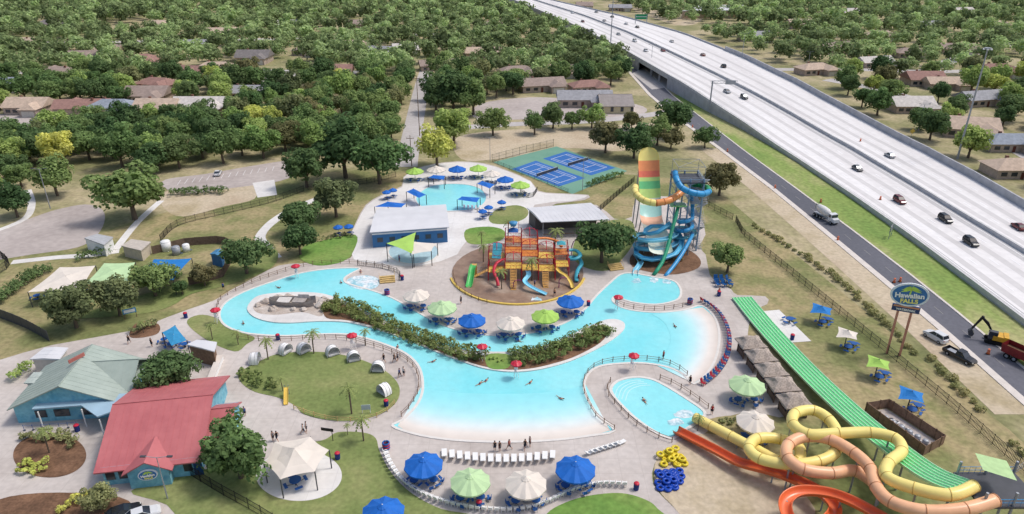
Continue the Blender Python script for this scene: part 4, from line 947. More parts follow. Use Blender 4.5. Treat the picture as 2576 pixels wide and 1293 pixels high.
fence([(385,640),(470,618),(560,612),(600,630),(560,700),(470,720)],'dark wooden screen fence round the service yard',2.0,woodd,2.4,0,'screen_fence','fence',.06,(.1,.9),False,True)
for i,(px,py,mt,s,lb) in enumerate([(420,630,white,2.2,'white tank in the service yard, left'),(445,640,grey,1.8,'grey tank in the service yard, middle'),(470,632,white,1.6,'white tank in the service yard, right')]):
    p=G(px,py); t=thing('storage_tank',lb,'tank',(p.x,p.y,.03)); MB().cyl((0,0,0),(0,0,s),s*.5,None,14).build('tank_body',mt,t,True); MB().sphere((0,0,s),s*.5,14,6,0,.35).build('tank_lid',mt,t,True); MB().cyl((s*.5,0,.3),(s*.5+.5,0,.3),.08).build('pipe',blue_l,t)
lw_=thing('low_wall','long white low wall beside the kiosk path','wall',G(540,945)); MB().band([G(556,906),G(540,945),G(522,992)],.9,.06,1.0).build('wall',white,lw_,False,True); MB().band([G(556,906),G(540,945),G(522,992)],1.1,1.0,1.08).build('coping',kerb_m,lw_,False,True)
# church + school
ca_=G(1505,238,6); cb_=G(1590,238,6)
o,t,n=gable(ca_,cb_,8.5,3.4,6.2,.6,M('church_cream',S(222,208,170),.8,.08),M('church_roof',S(164,156,152),.85,.12,.6),'cream church hall with broad grey brown roof','church','church')
nn2=n if n.y<0 else -n
for k in range(4):
    m=MB(); rect(m,Vector((o.location.x,o.location.y,1.8))+nn2*7.92+t*(-6+4*k),nn2,1.2,1.8); m.build('window',glass,o,False,True)
quadbld([(1440,246),(1452,234),(1502,236),(1500,250)],3.4,_M['church_cream'],M('shed_grey',S(176,174,174)),'low grey roofed hall beside the church','building','building',.5,.8)
quadbld([(1715,28),(1760,14),(1872,12),(1860,26)],6,M('school_brick',S(206,184,164)),white_roof,'long tan school building with white flat roof right of the highway','building','building',.8)
# ---------------------------------------------------------------- cabanas, huts, loungers
cb=thing('wicker_cabana','','cabana')
m=MB(); rib=lambda r,y,h,n=12:[Vector((r*math.cos(PI*j/n),y,.12+h*math.sin(PI*j/n)**.8)) for j in range(n+1)]
secs=[rib(1.15,-.8,1.75),rib(1.15,-.3,1.75),rib(1.15,.3,1.75),rib(1.08,.65,1.6),rib(.85,.88,1.2),rib(.4,1.0,.55),rib(.03,1.02,.05)]
m.loft(secs,0,False,False); m.build('shell',M('white_wicker',S(250,249,247,.95),.8,.04,4),cb,True)
for y,r,h in ((-.8,1.17,1.78),(-.3,1.17,1.78),(.3,1.17,1.78),(.65,1.1,1.63)):
    MB().tube(rib(r,y,h),.03,5).build('rib',M('wicker_grey',S(186,184,182)),cb)
m=MB(); m.box((0,-.1,.3),(1.9,1.3,.3)); m.build('cushion',M('cushion_grey',S(216,216,218)),cb)
for i,(px,py,a) in enumerate([(642,912,.9),(718,888,.35),(764,886,.1),(837,893,-.15),(890,907,-.35),(952,933,-.8),(968,990,-1.5)]):
    p=G(px,py); dup(cb,(p.x,p.y,.1),a+.75,.98,'white wicker dome daybed on the round lawn, %s from the left along its rim'%ordn(i+1),'white wicker cabanas round the lawn')
hut=thing('thatched_hut','','hut')
for x,y in ((-1.5,-1.3),(1.5,-1.3),(1.5,1.3),(-1.5,1.3)): MB().cyl((x,y,0),(x,y,2.4),.09).build('post',woodd,hut)
m=MB(); m.box((0,1.35,1.0),(3,.08,1.9)); m.build('back_screen',woodd,hut)
for x in (1.45,-1.45): MB().box((x,0,.6),(.08,2.7,1.1)).build('side_screen',woodd,hut)
m=MB()
secs=[]
for f,z in ((1,2.25),(.98,2.45),(.7,2.85),(.4,3.35),(.12,3.6)):
    s=[]
    for x,y in ((-1,-1),(-.5,-1),(0,-1),(.5,-1),(1,-1),(1,-.4),(1,.4),(1,1),(.5,1),(0,1),(-.5,1),(-1,1),(-1,.4),(-1,-.4)): s.append(Vector((x*(2.0*f**.8+.25*(1-f))+random.uniform(-.1,.1),y*1.9*f+random.uniform(-.06,.06),z+random.uniform(-.09,.09))))
    secs.append(s)
m.loft(secs); m.build('thatch_roof',thatch,hut)
m=MB(); m.box((0,.3,.35),(1.6,.7,.3)); m.build('bench',blue_l,hut)
for i,(px,py) in enumerate([(1890,857),(1915,890),(1942,925),(1970,962),(2000,1002)]):
    p=G(px,py,2.9); dup(hut,(p.x,p.y,.05),.08+random.uniform(-.05,.05),(1.1,.98,1.02),'grey thatched hut beside the green racing slide, %s from the far end'%ordn(i+1),'thatched huts along the green slide')
lo=thing('sun_lounger','','sun lounger')
m=MB(); m.box((0,-.35,.34),(.62,1.25,.07)); m.build('bed',white,lo); m=MB(); m.add([(-.31,.27,.33),(.31,.27,.33),(.31,.85,.75),(-.31,.85,.75),(-.31,.27,.40),(.31,.27,.40),(.31,.82,.80),(-.31,.82,.80)],[(0,1,2,3),(7,6,5,4),(0,4,5,1),(1,5,6,2),(2,6,7,3),(3,7,4,0)]); m.build('backrest',white,lo)
for sx in (-1,1):
    for y in (-.85,.2): MB().cyl((sx*.27,y,0),(sx*.27,y,.32),.03,None,5).build('leg',white,lo)
for k in range(15):
    t=k/14; p=G(1118+272*t,1146+14*math.sin(PI*t*.9),.2)
    dup(lo,(p.x,p.y,.06),PI+.12-.2*t,1.2,'white sun lounger in the row between the umbrellas, %s from left'%ordn(k+1),'white loungers facing the wave pool')
for k in range(7):
    t=k/6; p=G(1484+76*t,1140-24*t,.2); dup(lo,(p.x,p.y,.06),PI-.95,1.0,'white sun lounger in the right hand row, %s from left'%ordn(k+1),'white loungers facing the wave pool')
for k in range(5):
    p=G(1168+10*k,524+k*.4); dup(lo,(p.x,p.y,.06),.1,.9,'white sun lounger below the upper pool, %s from left'%ordn(k+1),'white loungers at the upper pool')
def onechair(mat,name='deck_chair'):
    m=MB(); m.box((0,-.05,.42),(.52,.55,.06)); m.add([(-.26,.2,.4),(.26,.2,.4),(.26,.4,1.0),(-.26,.4,1.0),(-.26,.26,.4),(.26,.26,.4),(.26,.46,1.0),(-.26,.46,1.0)],[(0,1,2,3),(7,6,5,4),(0,4,5,1),(1,5,6,2),(2,6,7,3),(3,7,4,0)])
    for sx in (-1,1):
        for sy in (-1,1): m.box((sx*.22,sy*.2-.05,.2),(.06,.06,.4))
        m.box((sx*.28,.02,.62),(.06,.5,.05))
    o=m.build(name,mat); return o
wc=onechair(white); tag(wc,'','chair')
arc=resample(gpath([(972,1145),(985,1175),(1015,1215),(1060,1245),(1110,1265),(1170,1280),(1250,1288),(1320,1284),(1380,1266),(1440,1238),(1510,1222),(1578,1224)],0,5),.82)
for i,p in enumerate(arc):
    a=arc[min(i+1,len(arc)-1)]-arc[max(i-1,0)]
    dup(wc,(p.x,p.y,.09),math.atan2(a.y,a.x)+PI,1.05,'white plastic chair lining the lower deck edge, %s from the left end'%ordn(i+1),'white chairs lining the deck edge')
rc=onechair(M('chair_red',S(184,44,60),.5)); tag(rc,'','chair'); bc=onechair(M('chair_blue',S(24,92,158),.5)); tag(bc,'','chair')
arc=resample(gpath([(1766,760),(1795,778),(1818,805),(1832,840),(1834,875),(1825,910),(1800,945),(1765,972)],0,5),.95)
for i,p in enumerate(arc):
    a=arc[min(i+1,len(arc)-1)]-arc[max(i-1,0)]; k=(i*7)%5<2
    dup(rc if k else bc,(p.x,p.y,.09),math.atan2(a.y,a.x)+PI/2+1.57,1.15,'%s deck chair along the right beach, %s from the far end'%('red' if k else 'blue',ordn(i+1)),'red and blue chairs round the right beach')
for i in range(6):
    p=G(1800+i*8-(i%2)*3,712+(i%2)*10); dup(bc,(p.x,p.y,.09),i*.2,1.6,'blue chair stacked at the right of the slide landing, %s from left'%ordn(i+1),'blue chairs by the landing pool')
# inflatable tubes
def tubering(mat):
    m=MB()
    for cx in (-.52,.52):
        pts=[Vector((cx+.42*math.cos(a),.42*math.sin(a),.2)) for a in [2*PI*k/14 for k in range(15)]]
        m.tube(pts,.2,8)
    return m.build('inflatable_tube',mat,None,True)
ty=tubering(M('tube_yellow',S(240,216,60),.3)); tag(ty,'','tube'); tu=tubering(M('tube_blue',S(28,76,184),.3)); tag(tu,'','tube')
k=0
for (px,py,lv) in [(1672,1165,0),(1695,1160,0),(1712,1170,0),(1680,1150,0),(1702,1148,0),(1668,1150,1),(1688,1158,1),(1706,1160,1),(1690,1146,2)]:
    k+=1; p=G(px,py); dup(ty,(p.x,p.y,.07+lv*.42),k*1.1,1.0,'yellow double swim tube in the pile, %s'%('top layer' if lv==2 else '%s of the %s layer'%(ordn(k if lv==0 else k-5),'bottom' if lv==0 else 'second')),'yellow tubes piled by the slide')
for i in range(11):
    r,c=divmod(i,3); p=G(1666+c*18+(r%2)*4,1192+r*13); dup(tu,(p.x,p.y,.07+(.4 if i%4==3 else 0)),.3*(i%3),1.0,'blue double swim tube in the pile, row %d from the back, %s from left'%(r+1,ordn(c+1)),'blue tubes piled by the slide')
# ---------------------------------------------------------------- bottom right slides
def zpath(pts,z0,z1,n=6,zs=None):
    k=len(pts); L=[0]
    for a,b in zip(pts,pts[1:]): L.append(L[-1]+math.hypot(a[0]-b[0],a[1]-b[1]))
    return sm([G(a,b,z0+(z1-z0)*(l/L[-1])) for (a,b),l in zip(pts,L)],n,False)
def supports(pts,step,par,mat=grey,r=.13,dz=.6,name='support'):
    for p in resample(pts,step)[1:-1]:
        if p.z>1.2: MB().cyl((p.x,p.y,0),(p.x,p.y,p.z-dz),r,None,8).build(name,mat,par,False,True)
yt=[(2452,1222),(2390,1245),(2300,1228),(2232,1200),(2235,1165),(2268,1135),(2252,1103),(2190,1088),(2110,1090),(2035,1092),(1996,1068),(2000,1040),(2045,1032),(2085,1055),(2108,1095),(2100,1138),(2060,1160),(1990,1168),(1915,1155),(1884,1128),(1905,1103),(1960,1104),(2010,1125),(2005,1160),(1960,1160),(1900,1130),(1840,1098),(1790,1072),(1748,1050)]
P=zpath(yt,8.6,.9); t=thing('yellow_tube_slide','yellow enclosed tube slide twisting in loops at lower right','water slide',(P[0].x,P[0].y,0))
MB().tube(P,.76,16,6).build('tube',[yel_s,yseam],t,True,True); supports(P,7,t)
st=[(2505,1258),(2430,1280),(2330,1286),(2245,1264),(2205,1226),(2190,1180),(2150,1140),(2090,1106),(2030,1098),(1985,1116),(1981,1150),(2020,1180),(2090,1190),(2150,1184),(2200,1215)]
P=zpath(st,8.2,3.6); t=thing('salmon_tube_slide','salmon orange enclosed tube slide looping over the yellow one','water slide',(P[0].x,P[0].y,0))
MB().tube(P,.78,16,6).build('tube',[sal_s,sseam],t,True,True); supports(P,7,t)
ot=[(2260,1330),(2150,1268),(2080,1243),(2010,1240),(1975,1266),(1990,1312),(2060,1325),(2100,1285),(2060,1240),(1995,1208),(1930,1185),(1860,1166),(1790,1130),(1700,1084)]
P=zpath(ot,4.8,.5); t=thing('orange_open_slide','bright orange open flume ending at the small landing pool','water slide',(P[0].x,P[0].y,0))
pr=[(.68*math.cos(a),.68*math.sin(a)+.35) for a in [PI+PI*k/8 for k in range(9)]]; pr=[(-.78,.52)]+pr+[(.78,.52)]
pr=pr+[(a*1.06,b-.08) for a,b in pr[::-1]]
MB().sweep(P,pr,True,0,None,True).build('flume',org_s,t,True,True); supports(P,7,t,grey,.11,.3)
# green racer
gc=[G(1866,748,.35),G(1930,825,.6),G(2020,922,1.2),G(2120,1018,2.2),G(2220,1103,4.2),G(2330,1184,7),G(2415,1222,8.8)]
P=sm(gc,8,False); t=thing('racing_slide','wide green multi lane racing slide running down the right side','water slide',(P[-1].x,P[-1].y,0))
nl=6; Wd=3.9; prof=[]
for k in range(nl):
    x=-Wd/2+Wd*k/nl; l=Wd/nl; prof+=[(x,.2),(x+.09,.2),(x+.15,.05),(x+l-.06,.05)]
prof+=[(Wd/2,.2),(Wd/2+.1,.2),(Wd/2+.1,-.15),(-Wd/2-.05,-.15)]
MB().sweep(P,prof,True,0,lambda k,i:1 if (i%4==2 and i<4*nl) else 0,True).build('lanes',[M('racer_wall_green',S(186,234,192,1),.4,.05),M('racer_lane_green',S(98,198,126,1),.4,.1,.4)],t,False,True)
supports(P,6,t,grey,.14,.2)
# start platform
pc=G(2492,1216,8.6); t=thing('slide_platform','steel start platform with pale green canopy at the top of the tube slides','slide tower',(pc.x+1.5,pc.y,0))
for x in (-2.2,1.2,4.6):
    for y in (-2.6,2.6): MB().cyl((pc.x+x,pc.y+y,0),(pc.x+x,pc.y+y,9.6),.16).build('post',grey,t,False,True)
MB().box((pc.x+1.2,pc.y,7.6),(7.4,5.8,.25)).build('deck',dgrey,t,False,True)
m=MB()
for z in (8.2,8.7):
    for y in (-2.7,2.7): m.bar((pc.x-2.3,pc.y+y,z),(pc.x+4.8,pc.y+y,z),.05)
for x in np.arange(-2.2,4.8,.7):
    for y in (-2.7,2.7): m.bar((pc.x+x,pc.y+y,7.7),(pc.x+x,pc.y+y,8.7),.03)
m.build('guard_rail',blu_s,t,False,True)
m=MB(); m.add([(pc.x-1.7,pc.y-.3,10.9),(pc.x+1.6,pc.y-1.5,10.4),(pc.x+2.3,pc.y+1.6,10.6),(pc.x-1.1,pc.y+2.4,11.1),(pc.x+.3,pc.y+.6,10.75)],[(0,1,4),(1,2,4),(2,3,4),(3,0,4)]); m.build('canopy',M('platform_canopy',S(190,222,160),.7),t,False,True)
m=MB()
for k in range(26): m.box((pc.x+5.2,pc.y-9+k*.28,7.6-(.28*(26-k))),(1.6,.3,.06))
m.build('stair',grey,t,False,True)
# pump enclosure
q=[G(2176,1035),G(2232,1026),G(2372,1118),G(2322,1146)]; t=thing('pump_enclosure','brown wooden fence box holding the pool pumps','fence',q[0])
MB().band(q,.1,0.02,1.7,True).build('screen',M('pump_fence_brown',S(150,122,102),.85,.25,2),t,False,True)
for p in resample(q+[q[0]],2.4): MB().box((p.x,p.y,.9),(.16,.16,1.8)).build('post',wood,t,False,True)
sheet('pump_pad',[(2180,1036),(2230,1028),(2366,1117),(2322,1142)],.06,lot_m,False)
for i in range(6):
    p=G(2225+i*20,1062+i*12); t=thing('pump','grey pool filter inside the wooden enclosure, %s from the far end'%ordn(i+1),'pump',(p.x,p.y,.07),.4*i,'pool filters in the enclosure')
    m=MB(); m.cyl((0,0,0),(0,0,.9),.45,None,12); m.sphere((0,0,.9),.45,12,6,0,.5); m.build('tank',grey,t,True); MB().cyl((.3,0,.35),(1.4,0,.35),.1).build('pipe',white,t); MB().box((1.1,.3,.2),(.5,.35,.4)).build('motor',dgrey,t)
# ---------------------------------------------------------------- slide tower
tw=thing('slide_tower','tall blue grey steel slide tower with stairs behind the landing pool','slide tower',(39.5,151,0))
tsm=M('tower_blue_grey',S(150,172,194),.5,.1)
X0,X1,Y0,Y1=36.6,42.6,148.5,154.5
for x in (X0,(X0+X1)/2,X1):
    for y in (Y0,Y1): MB().cyl((x,y,0),(x,y,17.5),.2,None,8).build('column',tsm,tw,False,True)
m=MB(); lv=[2.9*k for k in range(7)]
for z in lv[1:]:
    for a,b in (((X0,Y0),(X1,Y0)),((X1,Y0),(X1,Y1)),((X1,Y1),(X0,Y1)),((X0,Y1),(X0,Y0))): m.bar((*a,z),(*b,z),.12)
for z0,z1 in zip(lv,lv[1:]):
    for a,b in (((X0,Y0),(X1,Y0)),((X1,Y0),(X1,Y1)),((X0,Y1),(X0,Y0))): m.bar((*a,z0),(*b,z1),.06); m.bar((*b,z0),(*a,z1),.06)
m.build('bracing',tsm,tw,False,True)
for k in range(1,6):
    z=lv[k]; MB().box((X1-1.2,(Y0+Y1)/2,z),(2.4,6,.12)).build('landing',grey,tw,False,True)
for k in range(6):
    m=MB(); z0,z1=lv[k],lv[k+1] if k<5 else 17.2
    for j in range(12):
        f=j/12; y=Y0+.6+(Y1-Y0-1.2)*(f if k%2==0 else 1-f); m.box((X1+.9,y,z0+(z1-z0)*f),(1.3,.4,.06))
    e0=(X1+1.55,Y0+.6 if k%2==0 else Y1-.6,z0+1); e1=(X1+1.55,Y1-.6 if k%2==0 else Y0+.6,z1+1); m.bar(e0,e1,.05)
    m.build('stair',grey,tw,False,True)
MB().box(((X0+X1)/2,(Y0+Y1)/2,16.6),(6.6,6.6,.25)).build('top_deck',dgrey,tw,False,True)
m=MB()
for z in (17.2,17.8):
    for a,b in (((X0,Y0),(X1,Y0)),((X1,Y0),(X1,Y1)),((X1,Y1),(X0,Y1)),((X0,Y1),(X0,Y0))): m.bar((*a,z),(*b,z),.06)
for x in (X0,X1):
    for y in (Y0,Y1): m.bar((x,y,17.5),(x,y,20.2),.08)
for a,b in (((X0,Y0),(X1,Y0)),((X1,Y0),(X1,Y1)),((X1,Y1),(X0,Y1)),((X0,Y1),(X0,Y0))): m.bar((*a,20.2),(*b,20.2),.08)
m.bar((X0,Y0,20.2),(X1,Y1,20.2),.06); m.bar((X0,Y1,20.2),(X1,Y0,20.2),.06)
m.build('top_rail',grey,tw,False,True)
cc=PY(1705,515,149); MB().box((cc.x,cc.y,cc.z),(3.6,2.6,.15)).build('canopy',grn_l,tw,False,True)
def p3(L,n=6): return sm([PY(*q) for q in L],n,False)
# slide wall
wt=thing('slide_wall','towering round topped slide wall banded yellow orange and green','water slide',(PY(1638,560,157).x,157,0))
wp=sm([PY(1662,640,140),PY(1652,600,147),PY(1638,560,154),PY(1635,525,157.5),PY(1632,480,160),PY(1630,430,162),PY(1629,370,164)],10,False)
hw=2.65; prof=[(hw*math.sin(a),hw*.5*(1-math.cos(a))) for a in [R(-75+15*k) for k in range(11)]]
nseg=len(wp)-1
def wcol(k,i):
    f=k/nseg
    for e,c in ((.30,5),(.40,4),(.52,6),(.60,5),(.68,7),(.74,2),(.775,7),(.83,3),(.885,1),(1.1,0)):
        if f<e: return c
m=MB()
m.sweep(wp,prof,False,0,wcol,False,lambda i: math.sqrt(max(.0004,1-max(0,(i/nseg-.9)/.1)**2)))
m.build('chute',[M('wall_yellow',S(252,230,140,1),.35,.05),M('wall_orange',S(246,156,104,1),.35,.05),M('wall_green',S(118,204,140,1),.35,.05),M('wall_red',S(242,128,104,1),.35,.05),M('wall_peach',S(244,190,160,1),.35,.05),M('wall_pale',S(226,232,216,1),.35,.05),M('wall_aqua',S(176,222,214,1),.35,.05),M('wall_lime',S(200,230,140,1),.35,.05)],wt,True,True)
for dx in (-2.0,2.0):
    for k in (24,38,52):
        p=wp[min(k,nseg)]; MB().cyl((p.x+dx,p.y+3,0),(p.x+dx,p.y+.3,p.z-.5),.16).build('support',grey,wt,False,True)
def tslide(name,label,parts,r=.72,sup=None):
    P0=p3(parts[0][0]); t=thing(name,label,'water slide',(P0[0].x,P0[0].y,0))
    for pts,mt,sm_ in parts:
        P=p3(pts) if not isinstance(pts[0],Vector) else pts
        MB().tube(P,r,14,4).build('tube',[mt,sm_],t,True,True)
        if sup: supports(P,sup,t,grey,.1,.6)
    return t
tslide('arc_slide','yellow and orange tube arching round the tall slide wall',[([(1598,470,152),(1598,484,149),(1610,498,147),(1628,507,145.5),(1650,511,145)],yel_s,yseam),([(1650,511,145),(1680,505,145.5),(1703,493,147),(1720,477,149)],M('arc_orange',S(240,156,90,.95),.3,.08,.5,0,.5),oseam)],.76,6)
tslide('blue_top_slide','blue and green tube curling out from the tower top',[([(1698,434,150),(1702,452,147.5),(1715,472,146),(1740,484,145),(1768,488,145.5),(1784,482,147.5)],blu_s,bseam),([(1784,482,147.5),(1778,472,150.5),(1756,469,152),(1735,474,152)],grn_s,gseam)],.68,7)
def helix(cx,cy0,cy1,rx,ry,turns,a0,Yc,n=60,amp=4.5):
    return [PY(cx+rx*math.cos(a0+2*PI*turns*k/n),cy0+(cy1-cy0)*k/n+ry*math.sin(a0+2*PI*turns*k/n),Yc-amp*math.sin(a0+2*PI*turns*k/n)) for k in range(n+1)]
def hslide(name,label,P,mt,r=.8,open_=True,seam=None):
    t=thing(name,label,'water slide',(P[0].x,P[0].y,0)); P=sm([tuple(p) for p in P],2,False)
    pr=[(r*math.cos(a),r*math.sin(a)+r*.5) for a in [PI+PI*k/8 for k in range(9)]]; pr=[(-r*1.05,r*.75)]+pr+[(r*1.05,r*.75)]; pr=pr+[(a*1.08,b-.1) for a,b in pr[::-1]]
    if open_: MB().sweep(P,pr,True,0,None,True).build('flume',mt,t,True,True)
    else: MB().tube(P,r,12,5).build('tube',[mt,seam or bseam],t,True,True)
    supports(P,8,t,grey,.1,.3)
    return t
hslide('spiral_slide','light blue open flume spiralling down to the landing pool',helix(1650,584,642,52,14,2.6,-.6,147,78)+[PY(1612,662,140),PY(1600,680,138),PY(1598,694,135.5)],lbl_s,.55)
hslide('spiral_slide','dark blue tube winding round the right of the tower',[PY(1738,480,152),PY(1742,520,150)]+helix(1724,545,590,18,7,2.0,0.,148.5,44,3)+[PY(1732,610,145),PY(1712,645,141),PY(1690,675,138),PY(1672,697,135.5)],blu_s,.44,False)
hslide('drop_slide','green tube dropping straight from the tower to the pool',[PY(1706,520,149),PY(1700,545,147),PY(1690,580,144.5),PY(1680,620,141.5),PY(1666,660,138.5),PY(1644,692,135.8)],M('deep_green',S(44,156,118,.95),.3,.1,.5,0,.5),.42,False,gseam)
hslide('spiral_slide','second blue flume crossing the tower base',[PY(1690,560,147.5),PY(1655,585,145.5),PY(1622,588,146.5),PY(1640,570,149),PY(1690,575,150),PY(1715,605,147),PY(1700,640,142),PY(1640,655,140),PY(1600,640,142),PY(1605,620,146)],mbl_s,.5)
hslide('bowl_slide','pale turquoise flume looping at the right of the tower',helix(1722,572,596,26,9,1.4,1.0,150.5,36,3.2),M('turquoise_fibreglass',S(140,214,224),.3,.08,.5,0,.5),.44)
# ---------------------------------------------------------------- play structure
pb=G(1312,688); t=thing('play_structure','red and yellow multi level water play structure on a brown splash pad','play structure',(pb.x,pb.y,.08)); t.scale=(1.18,1.12,.80)
posts=set()
plats=[(-6,-3,-3,0,2.2),(-3,0,-3,0,3.3),(0,3,-3,0,2.8),(0,3,0,3,5.0),(-3,0,0,3,6.0),(3,6,-3,0,2.6),(3,6,0,3,4.4),(6,8.5,-2,1,3.2),(-6,-3,0,3,4.2),(-3,0,3,6,7.2),(0,3,3,6,6.6),(6,8.5,1,4,4.8)]
for x0,x1,y0,y1,z in plats:
    m=MB(); m.box(((x0+x1)/2,(y0+y1)/2,z),(x1-x0-.1,y1-y0-.1,.1)); m.build('platform',yellow if z<4.5 else orange,t)
    m=MB()
    for a,b in (((x0,y0),(x1,y0)),((x1,y0),(x1,y1)),((x1,y1),(x0,y1)),((x0,y1),(x0,y0))):
        for h in (.1,1.05): m.bar((*a,z+h),(*b,z+h),.05)
        for k in range(1,6): p=Vector((*a,0)).lerp(Vector((*b,0)),k/6); m.bar((p.x,p.y,z),(p.x,p.y,z+1.05),.022)
    m.build('railing',red if (z>2.5 or x0<0) else blue_l,t)
    for x in (x0,x1):
        for y in (y0,y1): posts.add((x,y,z+2.6))
pd={}
for x,y,z in posts: pd[(x,y)]=max(pd.get((x,y),0),z)
for (x,y),z in pd.items(): MB().cyl((x,y,0),(x,y,z),.085).build('post',red,t)
m=MB()
for (x,y),z in pd.items():
    for (x2,y2),z2 in pd.items():
        if 0<abs(x-x2)+abs(y-y2)<=3.1 and (x==x2 or y==y2):
            zz=min(z,z2); m.bar((x,y,zz),(x2,y2,zz),.055); m.bar((x,y,zz*.45),(x2,y2,zz),.03)
m.build('frame',red,t)
def pyr(x0,x1,y0,y1,z,h): return MB().add([(x0,y0,z),(x1,y0,z),(x1,y1,z),(x0,y1,z),((x0+x1)/2,(y0+y1)/2,z+h)],[(0,1,4),(1,2,4),(2,3,4),(3,0,4),(3,2,1,0)])
pyr(-2.4,-.6,3.6,5.4,9.8,1.1).build('roof',blue_l,t); pyr(6.5,8.1,1.7,3.3,7.3,.8).build('roof',M('roof_teal',S(76,176,190)),t)
m=MB(); m.add([(-5.4,-.4,4.8),(-3.8,-.4,4.6),(-3.5,2.2,7.6),(-5.2,2.2,7.8)],[(0,1,2,3)]); m.build('water_panel',teal,t)
m=MB(); m.cyl((-1.5,4.5,11.2),(-1.5,4.5,12.3),.45,.8,12); m.build('tipping_bucket',M('bucket_blue',S(80,158,208),.4),t,True)
m=MB(); m.bar((-2.5,4.5,9.8),(-2.5,4.5,12.5),.08); m.bar((-.5,4.5,9.8),(-.5,4.5,12.5),.08); m.bar((-2.5,4.5,11.8),(-.5,4.5,11.8),.07); m.build('bucket_frame',red,t)
for cx,cy,z,r in ((1.5,1.5,7.4,1.5),(4.5,1.5,6.9,1.5),(1.5,4.5,9.0,1.5),(4.5,-1.5,5.0,1.4),(-1.5,1.5,8.4,1.5),(-4.5,1.5,6.8,1.3),(-1.5,-1.5,5.8,1.4)):
    m=MB(); m.tube([Vector((cx+r*math.cos(a),cy,z+r*1.1*math.sin(a))) for a in [PI*k/10 for k in range(11)]],.06,6); m.tube([Vector((cx,cy+r*math.cos(a),z+r*1.1*math.sin(a))) for a in [PI*k/10 for k in range(11)]],.06,6); m.build('hoop',red,t)
# climbing nets strung between posts
for (xa,ya,za),(xb,yb,zb) in (((-3,-3,.3),(0,-3,3.2)),((3,-3,.3),(6,-3,2.5)),((6,1,.3),(8.5,1,4.6)),((-6,0,.3),(-3,0,4.1))):
    m=MB()
    for k in range(8):
        f=k/7; m.bar((xa+(xb-xa)*f,ya,za),(xa+(xb-xa)*f,yb,zb),.02); m.bar((xa,ya,za+(zb-za)*f),(xb,yb,za+(zb-za)*f),.02)
    m.build('climbing_net',M('net_rope',S(226,206,150)),t)
for x,y,z,s in ((-1.5,-3,3.3,-1),(4.2,-3,2.6,-1),(-6,-1.5,2.2,0)):
    m=MB(); k=int(z/.25)
    for j in range(k):
        if s: m.box((x,y-.3*(k-j),.25*(j+.5)),(1.0,.32,.06))
        else: m.box((x-.3*(k-j),y,.25*(j+.5)),(.32,1.0,.06))
    for e in (-.55,.55):
        if s: m.bar((x+e,y-.3*k,.9),(x+e,y,z+.9),.05)
        else: m.bar((x-.3*k,y+e,.9),(x,y+e,z+.9),.05)
    m.build('stair',M('stair_orange',S(228,176,100),.5),t)
def pfl(pts,mt,r,op=True,name='slide'):
    P=sm(pts,6,False); pr=[(r*math.cos(a),r*math.sin(a)+r*.4) for a in [PI+PI*k/8 for k in range(9)]]; pr+=[(a*1.08,b-.08) for a,b in pr[::-1]]
    if op: MB().sweep(P,pr,True,0,None,True).build(name,mt,t,True)
    else: MB().tube(P,r,10).build(name,mt,t,True)
pfl([(1,-3,3.0),(1.2,-4.5,2.6),(0.5,-6,2.0),(1.2,-7.2,1.5),(2.6,-8.2,.9),(4.2,-9,.3)],lbl_s,.4)
pfl([(-8.6,-1,3.3),(-8.9,-2,2.9),(-9.1,-3.6,1.4),(-9.3,-5.2,.4),(-9.4,-6,.35)],M('lawn_green_slide',S(84,194,102),.35),.55)
pfl([(8.5,2.5,5.2),(10.0,3,4.9),(10.8,1.5,4.4),(9.8,.4,4.0),(8.8,1,3.6),(9.2,2.6,3.2),(10.6,2.6,2.8),(11,.8,2.3),(10.2,-1,1.6),(9.8,-3,.8),(9.8,-4,.4)],teal,.38,False)
pfl([(-3,0,4.4),(-4.4,-1.2,4.0),(-5,-3.2,3.0),(-4.4,-5,1.6),(-4.2,-6,.5)],red,.3,False)
pfl([(3,5,7.2),(5,6,6.6),(7,5.2,6.0),(7.4,3.6,5.6)],M('tube_orange',S(232,140,72),.4),.32,False)
pfl([(6,-2,3.4),(6.8,-3.5,2.8),(7.8,-4.2,2.2),(8.6,-5.4,1.2),(8.9,-6.6,.4)],yellow,.32)
MB().box((-8.7,-.4,1.4),(1.1,1.0,2.8)).build('slide_stand',M('stair_orange',S(228,176,100)),t)
for x,y,h in ((6.5,-6,3),(-1.5,-6.5,2.6),(3,7.5,4),(9.5,5.5,6.5)):
    m=MB(); m.tube([Vector((x,y,0)),Vector((x,y,h*.7)),Vector((x+.3,y,h*.92)),Vector((x+.9,y,h)),Vector((x+1.4,y,h*.9))],.09,6); m.build('spray_pipe',M('pipe_purple',S(150,60,120),.4),t)
for px,py,h,lb in [(1216,660,4.6,'artificial palm at the left of the play structure'),(1338,706,5.5,'artificial palm in the middle of the play structure'),(1262,728,4.8,'artificial palm in front of the play structure'),(1395,640,6.5,'artificial palm behind the right of the play structure'),(1278,600,5.0,'artificial palm behind the tipping bucket')]:
    p=G(px,py); dup(pp,(p.x,p.y,.09),random.random()*6,h/4.9,lb)
